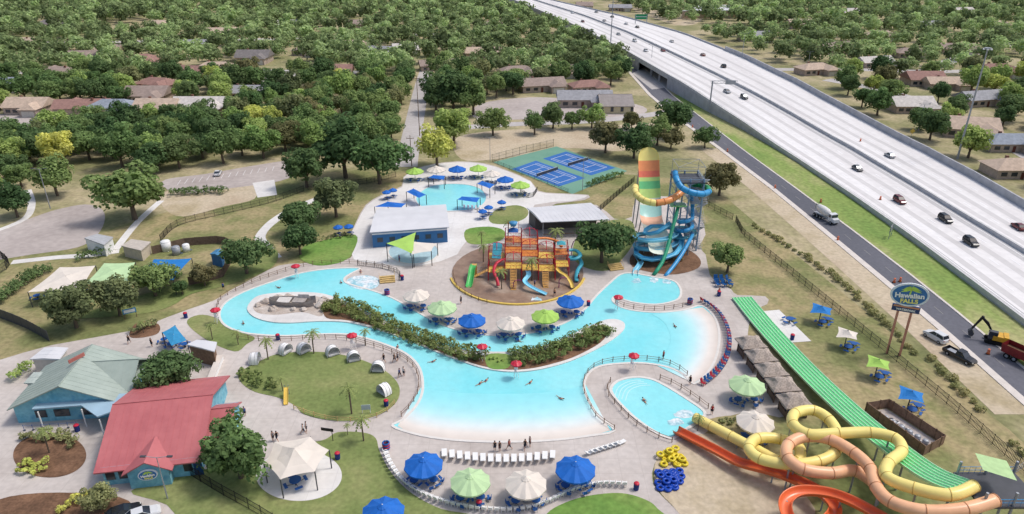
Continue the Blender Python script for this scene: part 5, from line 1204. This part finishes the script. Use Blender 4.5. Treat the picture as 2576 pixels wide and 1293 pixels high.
# lawn slide
p=G(722,1004); t=thing('small_slide','small yellow slide on the rim of the round lawn','slide',(p.x,p.y,.1),.2); t.scale=(.72,.72,.72)
P=sm([(0,1.6,1.9),(0,.9,1.7),(0,-.5,.9),(0,-1.8,.25),(0,-2.4,.2)],4,False); MB().sweep(P,[(-.45,.3),(-.4,0),(.4,0),(.45,.3),(.5,.3),(.45,-.06),(-.45,-.06),(-.5,.3)],True,0,None,True).build('chute',yellow,t)
for x in (-.4,.4): MB().cyl((x,1.6,0),(x,1.6,2.5),.05).build('post',blue_l,t)
m=MB()
for k in range(7): m.bar((-.4,1.75,.25*k+.2),(.4,1.75,.25*k+.2),.03)
m.build('ladder',blue_l,t)
# ship wreck feature on the island
p=G(735,765,.3); t=thing('shipwreck_feature','grey broken boat and pale rocks on the river island','rock feature',(p.x,p.y,.28),-.05)
m=MB(); secs=[]
for x,w_,z in ((-4.5,.2,.9),(-3.2,1.0,.7),(-1,1.4,.6),(1.5,1.4,.6),(3.6,1.2,.8),(4.6,.9,1.1)): secs.append([Vector((x,-w_,z+.5)),Vector((x,-w_*.7,0)),Vector((x,w_*.7,0)),Vector((x,w_,z+.5))])
m.loft(secs,0,False,False); m.build('hull',M('grey_planks',S(176,168,162),.9,.25,2),t)
MB().box((1.6,0,1.0),(2.6,2.0,.1)).build('deck',M('grey_planks',S(142,134,130)),t); MB().box((2.2,.9,1.4),(2.2,.1,.8)).build('cabin_wall',M('pale_planks',S(222,216,210),.85,.12,2),t); MB().box((-1.5,0,.95),(2.6,2.2,.08)).build('fore_deck',_M['pale_planks'],t)
for x,y,s in ((-5.5,.5,1.0),(-3,-2.4,.9),(-1.5,2.0,1.3),(-3.5,2.0,1.1),(5.8,-.6,1.0),(3,-2.2,.7),(6,1.2,1.2),(-6.4,-1,.7),(1,-2.3,.6)):
    m=MB(); m.sphere((x,y,.1),s,8,5,0,.75); 
    for i in range(len(m.v)): m.v[i]=m.v[i]+Vector((random.uniform(-.2,.2),random.uniform(-.2,.2),random.uniform(-.12,.12)))*s
    m.build('rock',rock_m,t)
# ---------------------------------------------------------------- signs and poles
b1=G(2232,893); b2=G(2262,896); sc_=PY(2288,742,(b1.y+b2.y)/2)
t=thing('pylon_sign','tall oval park sign on two orange posts beside the frontage road','sign',((b1.x+b2.x)/2,b1.y,0)); L=t.location
nn3=Vector((-.38,-.9,0)).normalized(); ax=Vector((-nn3.y,nn3.x,0)); 
if ax.x<0: ax=-ax
for s in (-1,1):
    q=Vector((sc_.x,sc_.y,0))+ax*s*1.0; MB().box((q.x-nn3.x*.3,q.y-nn3.y*.3,sc_.z/2-1.2),(.36,.32,sc_.z-2.4),math.atan2(ax.y,ax.x)).build('post',M('post_salmon',S(220,154,132),.6),t,False,True)
emblem(t,Vector((sc_.x-L.x,sc_.y-L.y,sc_.z+.1)),nn3,5.8,4.3)
m=MB(); m.box((sc_.x-L.x,sc_.y-L.y,sc_.z-2.6),(4.2,.35,1.2),math.atan2(ax.y,ax.x)); m.build('message_board',M('board_dark',S(64,84,128),.5),t)
c_=Vector((sc_.x-L.x,sc_.y-L.y,sc_.z-2.6))+nn3*.2; m=MB(); m.box(tuple(c_+Vector((0,0,.38))),(3.9,.05,.3),math.atan2(ax.y,ax.x)); m.build('board_strip',M('strip_orange',S(226,160,124)),t)
text_obj('WATERPARK',.5,M('sign_cream',S(250,246,226,1),.5),t,Matrix(((ax.x,0,nn3.x,c_.x+nn3.x*.02),(ax.y,0,nn3.y,c_.y+nn3.y*.02),(0,1,nn3.z,c_.z-.2),(0,0,0,1))))
def pole(bx,by,tx,ty,label,name='light_pole',cat='light pole',kind='lamp',r=.16,zb=0.):
    b=G(bx,by,zb); h=PY(tx,ty,b.y).z; t=thing(name,label,cat,b); h-=zb
    MB().cyl((0,0,0),(0,0,h),r,r*.55,8).build('pole',grey if kind!='wood' else wood,t)
    if kind=='mast':
        m=MB(); m.cyl((0,0,h-.3),(0,0,h),1.0,None,12); m.build('lamp_ring',grey,t)
        for k in range(6): a=k*PI/3; MB().box((1.1*math.cos(a),1.1*math.sin(a),h-.4),(.5,.5,.3)).build('lamp',white,t)
    elif kind=='lamp':
        for s in (-1,1):
            m=MB(); m.bar((0,0,h-.1),(s*1.6,0,h+.15),.06); m.build('arm',grey,t)
            MB().box((s*1.7,0,h+.12),(.7,.3,.14)).build('lamp_head',dgrey,t)
    elif kind=='wood':
        MB().box((0,0,h-1),(2.4,.14,.16)).build('crossarm',wood,t)
        for x in (-1,0,1): MB().cyl((x,0,h-.9),(x,0,h-.6),.06).build('insulator',grey,t)
    return t
pole(2408,400,2489,120,'very tall slim light mast at the right edge',kind='mast',r=.34)
pole(1535,130,1541,-20,'tall light mast beyond the underpass',kind='mast',r=.34)
pole(1637,172,1640,112,'street lamp left of the bridge'); pole(1866,146,1870,85,'street lamp on the right highway wall',zb=6); pole(127,525,88,425,'white double headed lamp by the left parking lot',r=.14)
pole(1056,342,1060,190,'wooden utility pole left of the road',name='utility_pole',cat='utility pole',kind='wood'); pole(1075,215,1080,160,'far wooden utility pole up the road',name='utility_pole',cat='utility pole',kind='wood'); pole(1036,418,1034,340,'near wooden utility pole above the pool',name='utility_pole',cat='utility pole',kind='wood')
pole(1233,408,1232,345,'slim lamp at the left corner of the tennis courts',r=.1); pole(1465,480,1458,400,'slim lamp at the front of the tennis courts',r=.1); pole(422,1255,398,1150,'dark lamp post left of the canopy pad',r=.09); pole(2030,180,2040,130,'far lamp right of the highway')
pole(2310,330,2330,262,'lamp on the service road right of the highway',r=.13)
# sign gantry
g1=GH(1786,262); top=PY(1788,204,g1.y)
t=thing('sign_gantry','grey overhead sign gantry reaching over the highway','gantry',(g1.x,g1.y,zH(g1.y)))
MB().cyl(g1-Vector((0,0,2)),(g1.x,g1.y,top.z),.3).build('post',grey,t,False,True)
m=MB()
for dz in (0,.9): 
    for dy in (0,.8): m.bar((g1.x-.5,g1.y+dy,top.z-dz),(g1.x+10,g1.y+dy,top.z-dz),.1)
for k in range(8): m.bar((g1.x+k*1.25,g1.y,top.z-.9*(k%2)),(g1.x+(k+1)*1.25,g1.y,top.z-.9*((k+1)%2)),.06)
m.build('truss',grey,t,False,True); MB().box((g1.x+7,g1.y-.3,top.z-.45),(4,.15,1.6)).build('sign_panel',M('sign_back',S(176,180,184)),t,False,True)
p=GH(1612,60); t=thing('highway_sign','distant green highway guide sign','road sign',(p.x,p.y,zH(p.y))); h=PY(1612,42,p.y).z-p.z
MB().cyl((-4,0,0),(-4,0,h+1.5),.25).build('post',grey,t); MB().cyl((4,0,0),(4,0,h+1.5),.25).build('post',grey,t); MB().box((0,0,h),(9,.2,3.4)).build('panel',M('sign_green',S(30,140,92),.5),t); MB().box((0,-.12,h),(8.4,.06,.3)).build('legend_line',white,t)
p=G(2238,598); t=thing('road_sign','pair of grey sign boards seen from behind on the verge','road sign',p,.9)
for x in (-1.2,1.2): MB().cyl((x,0,0),(x,0,3.2),.08).build('post',grey,t)
MB().box((-.75,.1,2.4),(1.4,.06,1.6)).build('panel',M('sign_back',S(176,180,184)),t); MB().box((.8,.1,2.5),(1.3,.06,1.5)).build('panel',M('sign_back',S(176,180,184)),t)
p=G(2290,352); t=thing('warning_sign','yellow diamond warning sign right of the highway','road sign',p); MB().cyl((0,0,0),(0,0,3),.07).build('post',grey,t)
m=MB(); m.add([(0,-.1,2.2),(1,-.1,3.2),(0,-.1,4.2),(-1,-.1,3.2)],[(0,1,2,3)]); m.build('panel',yellow,t)
p=G(330,800); t=thing('notice_board','blue notice board under the green tree','sign',p,.5)
for x in (-1,1): MB().cyl((x,0,0),(x,0,2.2),.06).build('post',wood,t)
MB().box((0,-.06,1.6),(2.3,.08,1.0)).build('panel',M('panel_blue',S(70,150,200)),t); MB().box((0,-.11,1.6),(1.9,.03,.6)).build('panel_print',white,t)
t=thing('notice_board','small white board on the lower rim of the round lawn','sign',G(922,1040),.1)
for x in (-.6,.6): MB().cyl((x,0,0),(x,0,1.5),.05).build('post',white,t)
MB().box((0,-.05,1.2),(1.4,.06,.9)).build('panel',M('panel_print',S(190,206,206)),t)
t=thing('directional_sign','black sign board on a post beside the cream canopy','sign',G(838,1110),-.2); MB().cyl((0,0,0),(0,0,2.2),.06).build('post',black,t); MB().box((-.7,0,2.0),(1.9,.08,.5)).build('panel',black,t)
# ---------------------------------------------------------------- vehicles
def carsec(x,w_,zb,zt): return [Vector((x,y*w_,z)) for y,z in ((-.86,zb),(-1,zb+.14),(-1,zb+(zt-zb)*.7),(-.9,zt),(.9,zt),(1,zb+(zt-zb)*.7),(1,zb+.14),(.86,zb))]
def car_proto(kind):
    t=thing('car','','car'); paint=M('car_paint_white',S(226,228,230),.25,.03)
    hh={'sedan':1.0,'suv':1.22}[kind]
    m=MB(); m.loft([carsec(-2.25,.72,.36,.74*hh),carsec(-2.05,.86,.24,.9*hh),carsec(-1.2,.91,.2,.95*hh),carsec(0,.91,.2,.95*hh),carsec(1.1,.91,.2,.92*hh),carsec(1.85,.86,.24,.8*hh),carsec(2.2,.7,.34,.62*hh)]); m.build('body',paint,t,False)
    def gs(x,wb,wt,zt): return [Vector((x,-wb,.9*hh)),Vector((x,-wt,zt)),Vector((x,wt,zt)),Vector((x,wb,.9*hh))]
    zt=1.43 if kind=='sedan' else 1.75; xb=-1.75 if kind=='sedan' else -2.05
    m=MB(); m.loft([gs(xb,.8,.78,.93*hh),gs(xb+(.65 if kind=='sedan' else .25),.82,.64,zt-.03),gs(.15,.82,.66,zt),gs(1.0,.8,.76,.92*hh)]); m.build('windows',glass,t)
    m=MB(); x0=xb+(.62 if kind=='sedan' else .2)
    m.loft([[Vector((x,y,z)) for y,z in ((-.67,zt-.06),(-.6,zt+.03),(.6,zt+.03),(.67,zt-.06))] for x in (x0,.22)])
    for s in (-1,1):
        for a,b in (((x0,s*.68,zt-.03),(xb,s*.82,.93*hh)),((.2,s*.68,zt-.03),(1.0,s*.82,.92*hh)),((-.55,s*.69,zt-.03),(-.55,s*.85,.92*hh))): m.bar(a,b,.045)
    m.build('roof',paint,t)
    for x in (-1.38,1.38):
        for s in (-1,1):
            m=MB(); m.cyl((x,s*.72,.33),(x,s*.93,.33),.33,None,14); w_=m.build('wheel',rubber,t); MB().cyl((x,s*.92,.33),(x,s*.945,.33),.2,None,10).build('rim',grey,w_)
    for s in (-1,1):
        MB().box((2.06,s*.56,.62*hh),(.2,.36,.14)).build('headlight',lampg,t); MB().box((-2.2,s*.58,.72*hh),(.12,.32,.14)).build('taillight',tail,t)
    return t
SED,SUV=car_proto('sedan'),car_proto('suv')
PAINT={'white':S(232,232,232),'silver':S(170,174,178),'black':S(34,36,40),'dark grey':S(74,78,84),'dark red':S(116,40,44),'red':S(160,40,44),'blue':S(50,80,130)}
def paint(c): return M('car_paint_'+c.replace(' ','_'),PAINT[c],.22,.03,1,0,.5)
def putcar(px,py,c,kind,label,rz=None,hwy=True,group=None,s=.98):
    p=GH(px,py,.5) if hwy else G(px,py,.5)
    z=(zH(p.y)+.03) if hwy else .06
    if rz is None:
        f=(xl if p.x<xm(p.y) else xr); dx=f(p.y+8)-f(p.y-8); rz=math.atan2(16,dx)
        if p.x<xm(p.y): rz+=PI
    r=dup(SED if kind=='sedan' else SUV,(p.x,p.y,z),rz,s,label,group); setm(r,'body',paint(c)); setm(r,'roof',paint(c)); return r
for px,py,c,k,lb in [(2238,391,'silver','sedan','silver sedan on the far carriageway near the median'),(2157,424,'dark grey','sedan','dark grey sedan left of the silver one'),(2263,505,'dark red','suv','dark red car in the middle of the near carriageway'),(2378,552,'black','suv','black car behind the dark red one on the highway'),(2442,610,'black','suv','nearest black suv on the highway beside the verge'),(2562,570,'dark red','sedan','dark red car at the right edge of the photo'),(1829,230,'silver','sedan','silver car passing the sign gantry, upper of two'),(1872,245,'dark grey','suv','grey car passing the sign gantry, lower of two'),(1820,167,'black','suv','black suv on the far carriageway above the gantry'),(1768,138,'dark red','sedan','dark car on the far lanes left of the black suv'),(1690,104,'white','sedan','white car on the far carriageway beyond the bridge'),(1625,127,'white','sedan','white car on the near carriageway by the bridge'),(1668,127,'dark red','sedan','dark red car beside the median beyond the bridge'),(1597,103,'white','suv','white suv beyond the bridge, near lanes'),(1556,86,'silver','sedan','silver car far up the near lanes'),(1603,68,'dark grey','sedan','grey car far up the far lanes'),(1575,60,'white','sedan','white car far up the far lanes'),(1540,42,'black','sedan','tiny black car far up the highway'),(1490,78,'white','suv','tiny white suv by the left parapet'),(1466,54,'dark red','sedan','tiny dark red car by the left parapet'),(1520,52,'silver','sedan','tiny silver car beside the far median'),(1440,32,'white','sedan','tiny white car at the top of the highway'),(1500,30,'silver','sedan','tiny silver car on the far lanes at the top')]:
    putcar(px,py,c,k,lb,group='cars on the highway')
putcar(2353,848,'white','suv','white car parked on the soil beside the frontage road',R(112),False)
putcar(548,436,'white','sedan','white car parked in the upper parking lot',R(100),False); 
for i,(px,py,c) in enumerate([(95,303,'blue'),(118,292,'dark grey'),(145,288,'silver')]): putcar(px,py,c,'sedan','%s car in the far left lot, %s from left'%(c,ordn(i+1)),R(20),False,'cars in the far left lot')
putcar(310,1290,'black','sedan','black car cut by the bottom edge at left',R(30),False); putcar(358,1296,'white','sedan','white car cut by the bottom edge at left',R(30),False)
def truck_wheels(t,xs,w_,r):
    for x in xs:
        for s in (-1,1):
            m=MB(); m.cyl((x,s*(w_-.3),r),(x,s*w_,r),r,None,14); q=m.build('wheel',rubber,t); MB().cyl((x,s*w_,r),(x,s*(w_+.02),r),r*.55,None,10).build('rim',grey,q)
# pickup
p=G(2415,897,.5); t=thing('pickup_truck','black pickup with open bed parked on the roadside soil','pickup truck',(p.x,p.y,.04),R(-64)); t.scale=(.92,.92,.92)
m=MB(); m.loft([carsec(1.0,.98,.4,1.15),carsec(2.2,.96,.42,1.1),carsec(2.85,.85,.5,.95)]); m.loft([carsec(-.4,.98,.4,1.15),carsec(1.0,.98,.4,1.15)]); m.box((-1.7,0,.62),(2.6,1.9,.3))
for s in (-1,1): m.box((-1.7,s*.93,.92),(2.6,.1,.5))
m.box((-2.95,0,.9),(.1,1.9,.5)); m.build('body',paint('black'),t)
m=MB(); gs=lambda x,wb,wt,zt:[Vector((x,-wb,1.12)),Vector((x,-wt,zt)),Vector((x,wt,zt)),Vector((x,wb,1.12))]
m.loft([gs(-.45,.9,.76,1.8),gs(.6,.9,.76,1.84),gs(1.35,.9,.84,1.16)]); m.build('windows',glass,t); MB().box((.1,0,1.86),(1.15,1.5,.06)).build('roof',paint('black'),t)
MB().box((-1.6,0,.8),(1.6,1.2,.25)).build('bed_box',grey,t)
truck_wheels(t,(-1.9,1.9),1.0,.4)
for s in (-1,1): MB().box((2.82,s*.65,.85),(.12,.35,.16)).build('headlight',lampg,t); MB().box((-3.01,s*.85,.95),(.06,.15,.35)).build('taillight',tail,t)
# cement mixer
p=G(2076,546,.8); t=thing('cement_mixer','white concrete mixer truck driving on the frontage road','cement mixer',(p.x,p.y,.06),R(-72)); t.scale=(.92,.92,.92)
MB().box((-.6,0,.85),(7.2,.9,.3)).build('chassis',grey,t); m=MB(); m.loft([carsec(2.2,1.15,.8,2.9),carsec(3.3,1.15,.7,2.8),carsec(3.5,1.1,.7,1.8),carsec(4.4,.95,.7,1.65)]); m.build('cab',paint('white'),t)
m=MB(); m.box((3.42,0,2.25),(.14,1.9,.8)); m.build('windscreen',glass,t)
for s in (-1,1): MB().box((2.8,s*1.12,2.25),(.8,.1,.7)).build('side_window',glass,t)
m=MB(); ax_=[(-3.6,2.9,.5),(-3.0,2.8,.8),(-1.4,2.5,1.15),(.4,2.3,1.1),(1.7,2.1,.7)]
m.loft([[Vector((x,rr_*math.cos(2*PI*k/14),z+rr_*math.sin(2*PI*k/14))) for k in range(14)] for x,z,rr_ in ax_]); m.build('drum',M('drum_white',S(228,226,222,.9),.5,.06),t,True)
m=MB(); m.add([(-4.2,-.4,3.4),(-3.3,-.6,3.7),(-3.3,.6,3.7),(-4.2,.4,3.4)],[(0,1,2,3)]); m.bar((-4.1,0,3.3),(-4.6,0,1.6),.18); m.build('chute',grey,t)
truck_wheels(t,(-3.2,-2.0,-.8,3.4),1.15,.5)
# dump truck
p=G(2568,905,1); t=thing('dump_truck','dark red dump truck cut by the right edge','dump truck',(p.x+1.2,p.y,.06),R(-60))
MB().box((0,0,.8),(7,.9,.3)).build('chassis',dgrey,t); m=MB(); m.add([(-3.8,-1.2,1.0),(1.2,-1.2,1.0),(1.2,1.2,1.0),(-3.8,1.2,1.0),(-4,-1.25,2.5),(1.3,-1.25,2.5),(1.3,1.25,2.5),(-4,1.25,2.5)],[(3,2,1,0),(0,1,5,4),(1,2,6,5),(2,3,7,6),(3,0,4,7)]); m.build('bed',M('dump_red',S(140,44,46),.4,.15),t)
MB().box((-1.4,0,1.6),(4.8,2.2,.1)).build('load',mulch,t); m=MB(); m.loft([carsec(1.5,1.15,.8,2.9),carsec(2.7,1.15,.7,2.8),carsec(2.9,1.1,.7,1.8),carsec(3.9,.95,.7,1.6)]); m.build('cab',M('dump_red',S(140,44,46)),t); MB().box((2.85,0,2.3),(.12,1.9,.8)).build('windows',glass,t)
truck_wheels(t,(-2.8,-1.6,2.9),1.15,.5)
# excavator
p=G(2500,862,0); t=thing('excavator','yellow excavator with folded dark arm working on the frontage road','excavator',(p.x,p.y,.06),R(150)); t.scale=(.88,.88,.88)
for s in (-1,1):
    m=MB(); pr=[Vector((x,s*1.0,z)) for x,z in ((-1.9,.45),(-1.6,.1),(1.6,.1),(1.9,.45),(1.6,.8),(-1.6,.8))]; m.loft([[v+Vector((0,-.28,0)) for v in pr],[v+Vector((0,.28,0)) for v in pr]]); m.build('track',rubber,t)
ym=M('machine_yellow',S(228,176,56),.4,.1)
m=MB(); m.cyl((0,0,.75),(0,0,1.0),.8,None,16); m.build('turntable',dgrey,t); m=MB(); m.box((-.7,0,1.5),(2.6,2.4,1.0)); m.box((-1.7,0,1.6),(.9,2.5,1.1)); m.build('house',ym,t); 
m=MB(); m.box((.6,.65,1.95),(1.5,1.0,1.7)); c_=m.build('cab',dgrey,t); m=MB(); m.box((.72,.65,2.15),(1.5,1.04,1.0)); m.build('cab_glass',glass,c_)
m=MB(); m.loft([[Vector((x,y,z)) for y,z in ((-.6,z_-h_),(-.6,z_+h_),(-.2,z_+h_),(-.2,z_-h_))] for x,z_,h_ in ((.5,1.6,.25),(1.8,3.6,.4),(3.2,4.8,.25))]); m.build('boom',black,t)
m=MB(); m.cyl((3.0,-.4,5.1),(4.3,-.4,1.9),.28,.2,6); m.build('arm',black,t)
m=MB(); m.loft([[Vector((x,y,z)) for x,z in ((4.3,1.9),(4.9,1.2),(4.6,.4),(3.9,.3),(3.7,.9))] for y in (-.9,.1)]); m.build('bucket',dgrey,t)
# barrels
bl=thing('traffic_barrel','','traffic barrel'); m=MB(); m.cyl((0,0,.05),(0,0,1.0),.27,.21,12); m.build('body',M('barrel_orange',S(236,116,62),.5),bl)
for z in (.4,.75): MB().cyl((0,0,z),(0,0,z+.14),.265-(z*.06),None,12).build('reflective_band',white,bl)
MB().cyl((0,0,0),(0,0,.06),.38,None,12).build('base',rubber,bl)
for i,(px,py,h) in enumerate([(1742,318,0),(1830,378,0),(2165,352,1),(1950,470,0),(2065,505,0),(2215,498,1),(2108,600,0),(2265,704,0),(2250,706,0),(2487,885,0)]):
    p=GH(px,py,.5) if h else G(px,py,.5); dup(bl,(p.x,p.y,(zH(p.y)+.02) if h else .06),0,1.0,'orange traffic barrel %s, %s counted from the far end'%('on the highway' if h else 'beside the frontage road',ordn(i+1)),'orange construction barrels')
# bins
bn_=thing('litter_bin','','bin'); MB().cyl((0,0,0),(0,0,.9),.3,.34,12).build('body',M('bin_blue',S(40,60,130)),bn_); MB().sphere((0,0,.9),.34,12,6,0,.5,-.05).build('lid',red,bn_)
for px,py,lb in [(468,800,'on the path by the river bend'),(700,855,'on the bank above the round lawn'),(850,1155,'right of the large cream canopy'),(972,1022,'at the lower right rim of the round lawn'),(1600,1232,'at the right end of the white chairs'),(1205,1278,'among the white chairs at the bottom'),(1808,745,'left of the green slide run out'),(1012,705,'beside the rapids pool'),(1480,770,'right of the umbrella arc'),(1992,855,'on the pad by the green slide'),(196,1085,'beside the awning of the ticket building')]:
    p=G(px,py); dup(bn_,(p.x,p.y,.07),0,1.15,'blue litter bin with red lid '+lb)
for j,(px,py,lb) in enumerate([(972,1130,'left of the loungers'),(974,742,'beside the cream umbrella in the river arc'),(1735,765,'by the slide landing pool')]):
    t=thing('ring_rack','stack of pink and blue life rings '+lb,'rack',G(px,py)+Vector((0,0,.07)))
    for k in range(5): MB().tube([Vector((.45*math.cos(a),.45*math.sin(a),.2+.22*k)) for a in [2*PI*j/12 for j in range(13)]],.12,7).build('ring',red if k%2 else blue_l,t,True)
    MB().cyl((0,0,0),(0,0,1.5),.05).build('post',grey,t)
# queue posts in front of the ticket windows
for i in range(14):
    p=G(62+(i%7)*22,1062+(i//7)*22-(i%7)*1.5); t=thing('queue_post','blue queue post before the ticket windows, %s row, %s from left'%('back' if i<7 else 'front',ordn(i%7+1)),'queue post',(p.x,p.y,.06),0,'queue posts at the entrance')
    MB().cyl((0,0,0),(0,0,.05),.2,None,10).build('foot',dgrey,t); MB().cyl((0,0,0),(0,0,1.0),.035,None,6).build('post',blue_l,t); MB().cyl((0,0,.9),(1.15,0,.9),.02,None,5).build('belt',blue_l,t)
# wooden steps
for px,py,lb,a in [(975,712,'yellow wooden steps beside the rapids pool',.2),(1552,680,'tan wooden steps left of the slide landing pool',.3)]:
    t=thing('wooden_steps',lb,'steps',G(px,py)+Vector((0,0,.07)),a)
    for k in range(4): MB().box((0,k*.5,.15+.2*k),(3.2,.5,.2)).build('tread',yelwood,t)
    for x in (-1.6,1.6): m=MB(); m.bar((x,0,1.0),(x,1.6,1.7),.06); m.bar((x,0,0),(x,0,1.0),.06); m.bar((x,1.6,.6),(x,1.6,1.7),.06); m.build('handrail',yelwood,t)
# ---------------------------------------------------------------- people
def body(pose):
    V=[];E=[];Rr=[]
    def v(p,r,par=None):
        V.append(p);Rr.append(r)
        if par is not None: E.append((par,len(V)-1))
        return len(V)-1
    pel=v((0,0,.94),.13); sp=v((0,.01,1.14),.115,pel); ch=v((0,.0,1.36),.14,sp); nk=v((0,.0,1.5),.055,ch); h0=v((0,-.02,1.58),.08,nk); h1=v((0,-.02,1.66),.095,h0); v((0,0,1.74),.06,h1); v((0,-.12,1.63),.015,h1)
    for s in (-1,1):
        k=s if pose=='walk' else 0
        sh=v((s*.17,0,1.42),.062,ch); el=v((s*.25,-.02-.12*k,1.15),.042,sh); wr=v((s*.27,-.1-.22*k,.92),.03,el); pa=v((s*.27,-.12-.24*k,.84),.032,wr)
        for j in range(4): a=v((s*.27,-.155-.24*k+.022*j,.76),.011,pa); v((s*.262,-.16-.24*k+.022*j,.70),.009,a)
        v((s*.25,-.18-.24*k,.80),.012,pa)
        hp=v((s*.1,0,.86),.095,pel); kn=v((s*.11,-.02+.2*k,.48),.062,hp); an=v((s*.11,.03+.42*k,.1 if not k>0 else .13),.038,kn); v((s*.12,-.12+.42*k,.035),.036,an)
    me=D.meshes.new('person'); me.from_pydata(V,E,[]); ob=D.objects.new('tmp_person',me); C.objects.link(ob)
    ob.modifiers.new('skin','SKIN'); sv=me.skin_vertices[0].data
    for i,r in enumerate(Rr): sv[i].radius=(r,r)
    sv[0].use_root=True
    ob.modifiers.new('sub','SUBSURF').levels=1
    dg=bpy.context.evaluated_depsgraph_get(); out=D.meshes.new_from_object(ob.evaluated_get(dg)); D.objects.remove(ob); out.materials.clear(); out.materials.append(skinM)
    out.polygons.foreach_set('use_smooth',[True]*len(out.polygons)); out.name='person_body'; return out
BM={k:body(k) for k in ('stand','walk')}
def person_proto(pose):
    t=thing('person','','person'); o=D.objects.new('body',BM[pose]); C.objects.link(o); kid(o,t)
    m=MB(); m.sphere((0,.01,1.68),.115,10,6,0,1.0,-.25); m.build('hair',hairM,t,True)
    m=MB(); m.cyl((0,0,.84),(0,0,1.02),.18,.16,10)
    for s in (-1,1): k=s if pose=='walk' else 0; m.cyl((s*.1,0,.9),(s*.11,-.01+.13*k,.58),.12,.11,8)
    m.build('shorts',M('shorts_dark',S(40,46,66)),t)
    m=MB(); m.cyl((0,0,1.0),(0,0,1.44),.165,.185,10); m.build('shirt',M('shirt_dark',S(40,40,46)),t)
    return t
PP={k:person_proto(k) for k in BM}
SHIRT={'black':S(32,32,36),'white':S(226,226,226),'red':S(176,40,48),'blue':S(50,90,160),'grey':S(140,140,146),'tan':S(198,150,120)}
for px,py,pose,c,lb in [(1245,1135,'stand','black','in black standing on the beach edge, leftmost pair'),(1257,1136,'stand','black','in black beside another on the beach edge'),(1281,1132,'walk','red','in red walking along the beach edge'),(1321,1131,'walk','black','in black walking toward the loungers'),(1333,1124,'stand','grey','in grey standing near the beach edge at right'),(966,912,'walk','black','in black on the path by the cabanas, left'),(993,912,'walk','black','in black on the path by the cabanas, middle'),(1001,908,'stand','grey','in grey on the path by the cabanas, right'),(1006,950,'walk','blue','in blue beside the rope fence, left of two'),(1016,946,'stand','white','in white beside the rope fence, right of two'),(688,1110,'stand','grey','in grey by the canopy, left of two'),(698,1110,'walk','black','in black by the canopy, right of two'),(764,1092,'walk','white','in white walking on the path below the lawn'),(772,1086,'stand','white','in white standing on the path below the lawn'),(605,1050,'walk','white','in white by the red roofed wing, left of two'),(617,1048,'stand','blue','in blue by the red roofed wing, right of two'),(326,865,'walk','black','in black walking above the green roof'),(383,873,'stand','black','in black beside the sky blue canopy'),(1735,968,'stand','black','in black at the top of the small landing pool'),(1790,1043,'stand','red','in red guarding the yellow slide exit'),(1455,708,'walk','red','in red at the right of the splash pad'),(1160,765,'stand','black','in black beside the pale green umbrella'),(1005,660,'stand','blue','in blue by the round splash pool'),(1808,742,'walk','tan','bare chested near the green slide end'),(563,730,'stand','blue','in blue on the path by the river bend'),(1395,745,'walk','tan','bare chested on the splash pad front'),(1345,722,'stand','blue','in blue under the play structure'),(1668,905,'stand','red','in red on the round peninsula')]:
    p=G(px,py); r=dup(PP[pose],(p.x,p.y,.09),random.random()*6.28,1.02,'person '+lb); setm(r,'shirt',M('shirt_'+c,SHIRT[c],.8))
# swimmers
sw=thing('person','','person'); o=D.objects.new('body',BM['walk']); C.objects.link(o); kid(o,sw); o.rotation_euler=(R(72),0,0); o.location=(0,.9,-.1)
m=MB(); m.sphere((0,-.75,.42),.125,10,6,0,1,-.4); m.build('hair',hairM,sw,True)
m=MB(); m.cyl((0,.02,.2),(0,-.15,.26),.16,.15,10); m.build('swimwear',M('swim_blue',S(30,50,110)),sw)
for px,py,lb in [(1206,968,'swimming in the wave pool, left of three'),(1221,961,'swimming in the wave pool, middle of three'),(1332,966,'swimming alone in the wave pool centre'),(1409,1004,'swimming in the lower right of the wave pool'),(1000,877,'swimming in the river above the round lawn'),(1088,912,'swimming where the river meets the wave pool'),(1622,1012,'floating in the small landing pool'),(1697,822,'swimming in the right basin'),(612,815,'floating in the left bend of the river'),(1306,860,'floating in the channel below the umbrellas'),(858,712,'floating at the rapids mouth'),(908,686,'floating at the top end of the river'),(700,725,'floating in the upper river channel')]:
    p=G(px,py); dup(sw,(p.x,p.y,.0),random.random()*6.28,.95,'person '+lb)
print('objects',len(D.objects))
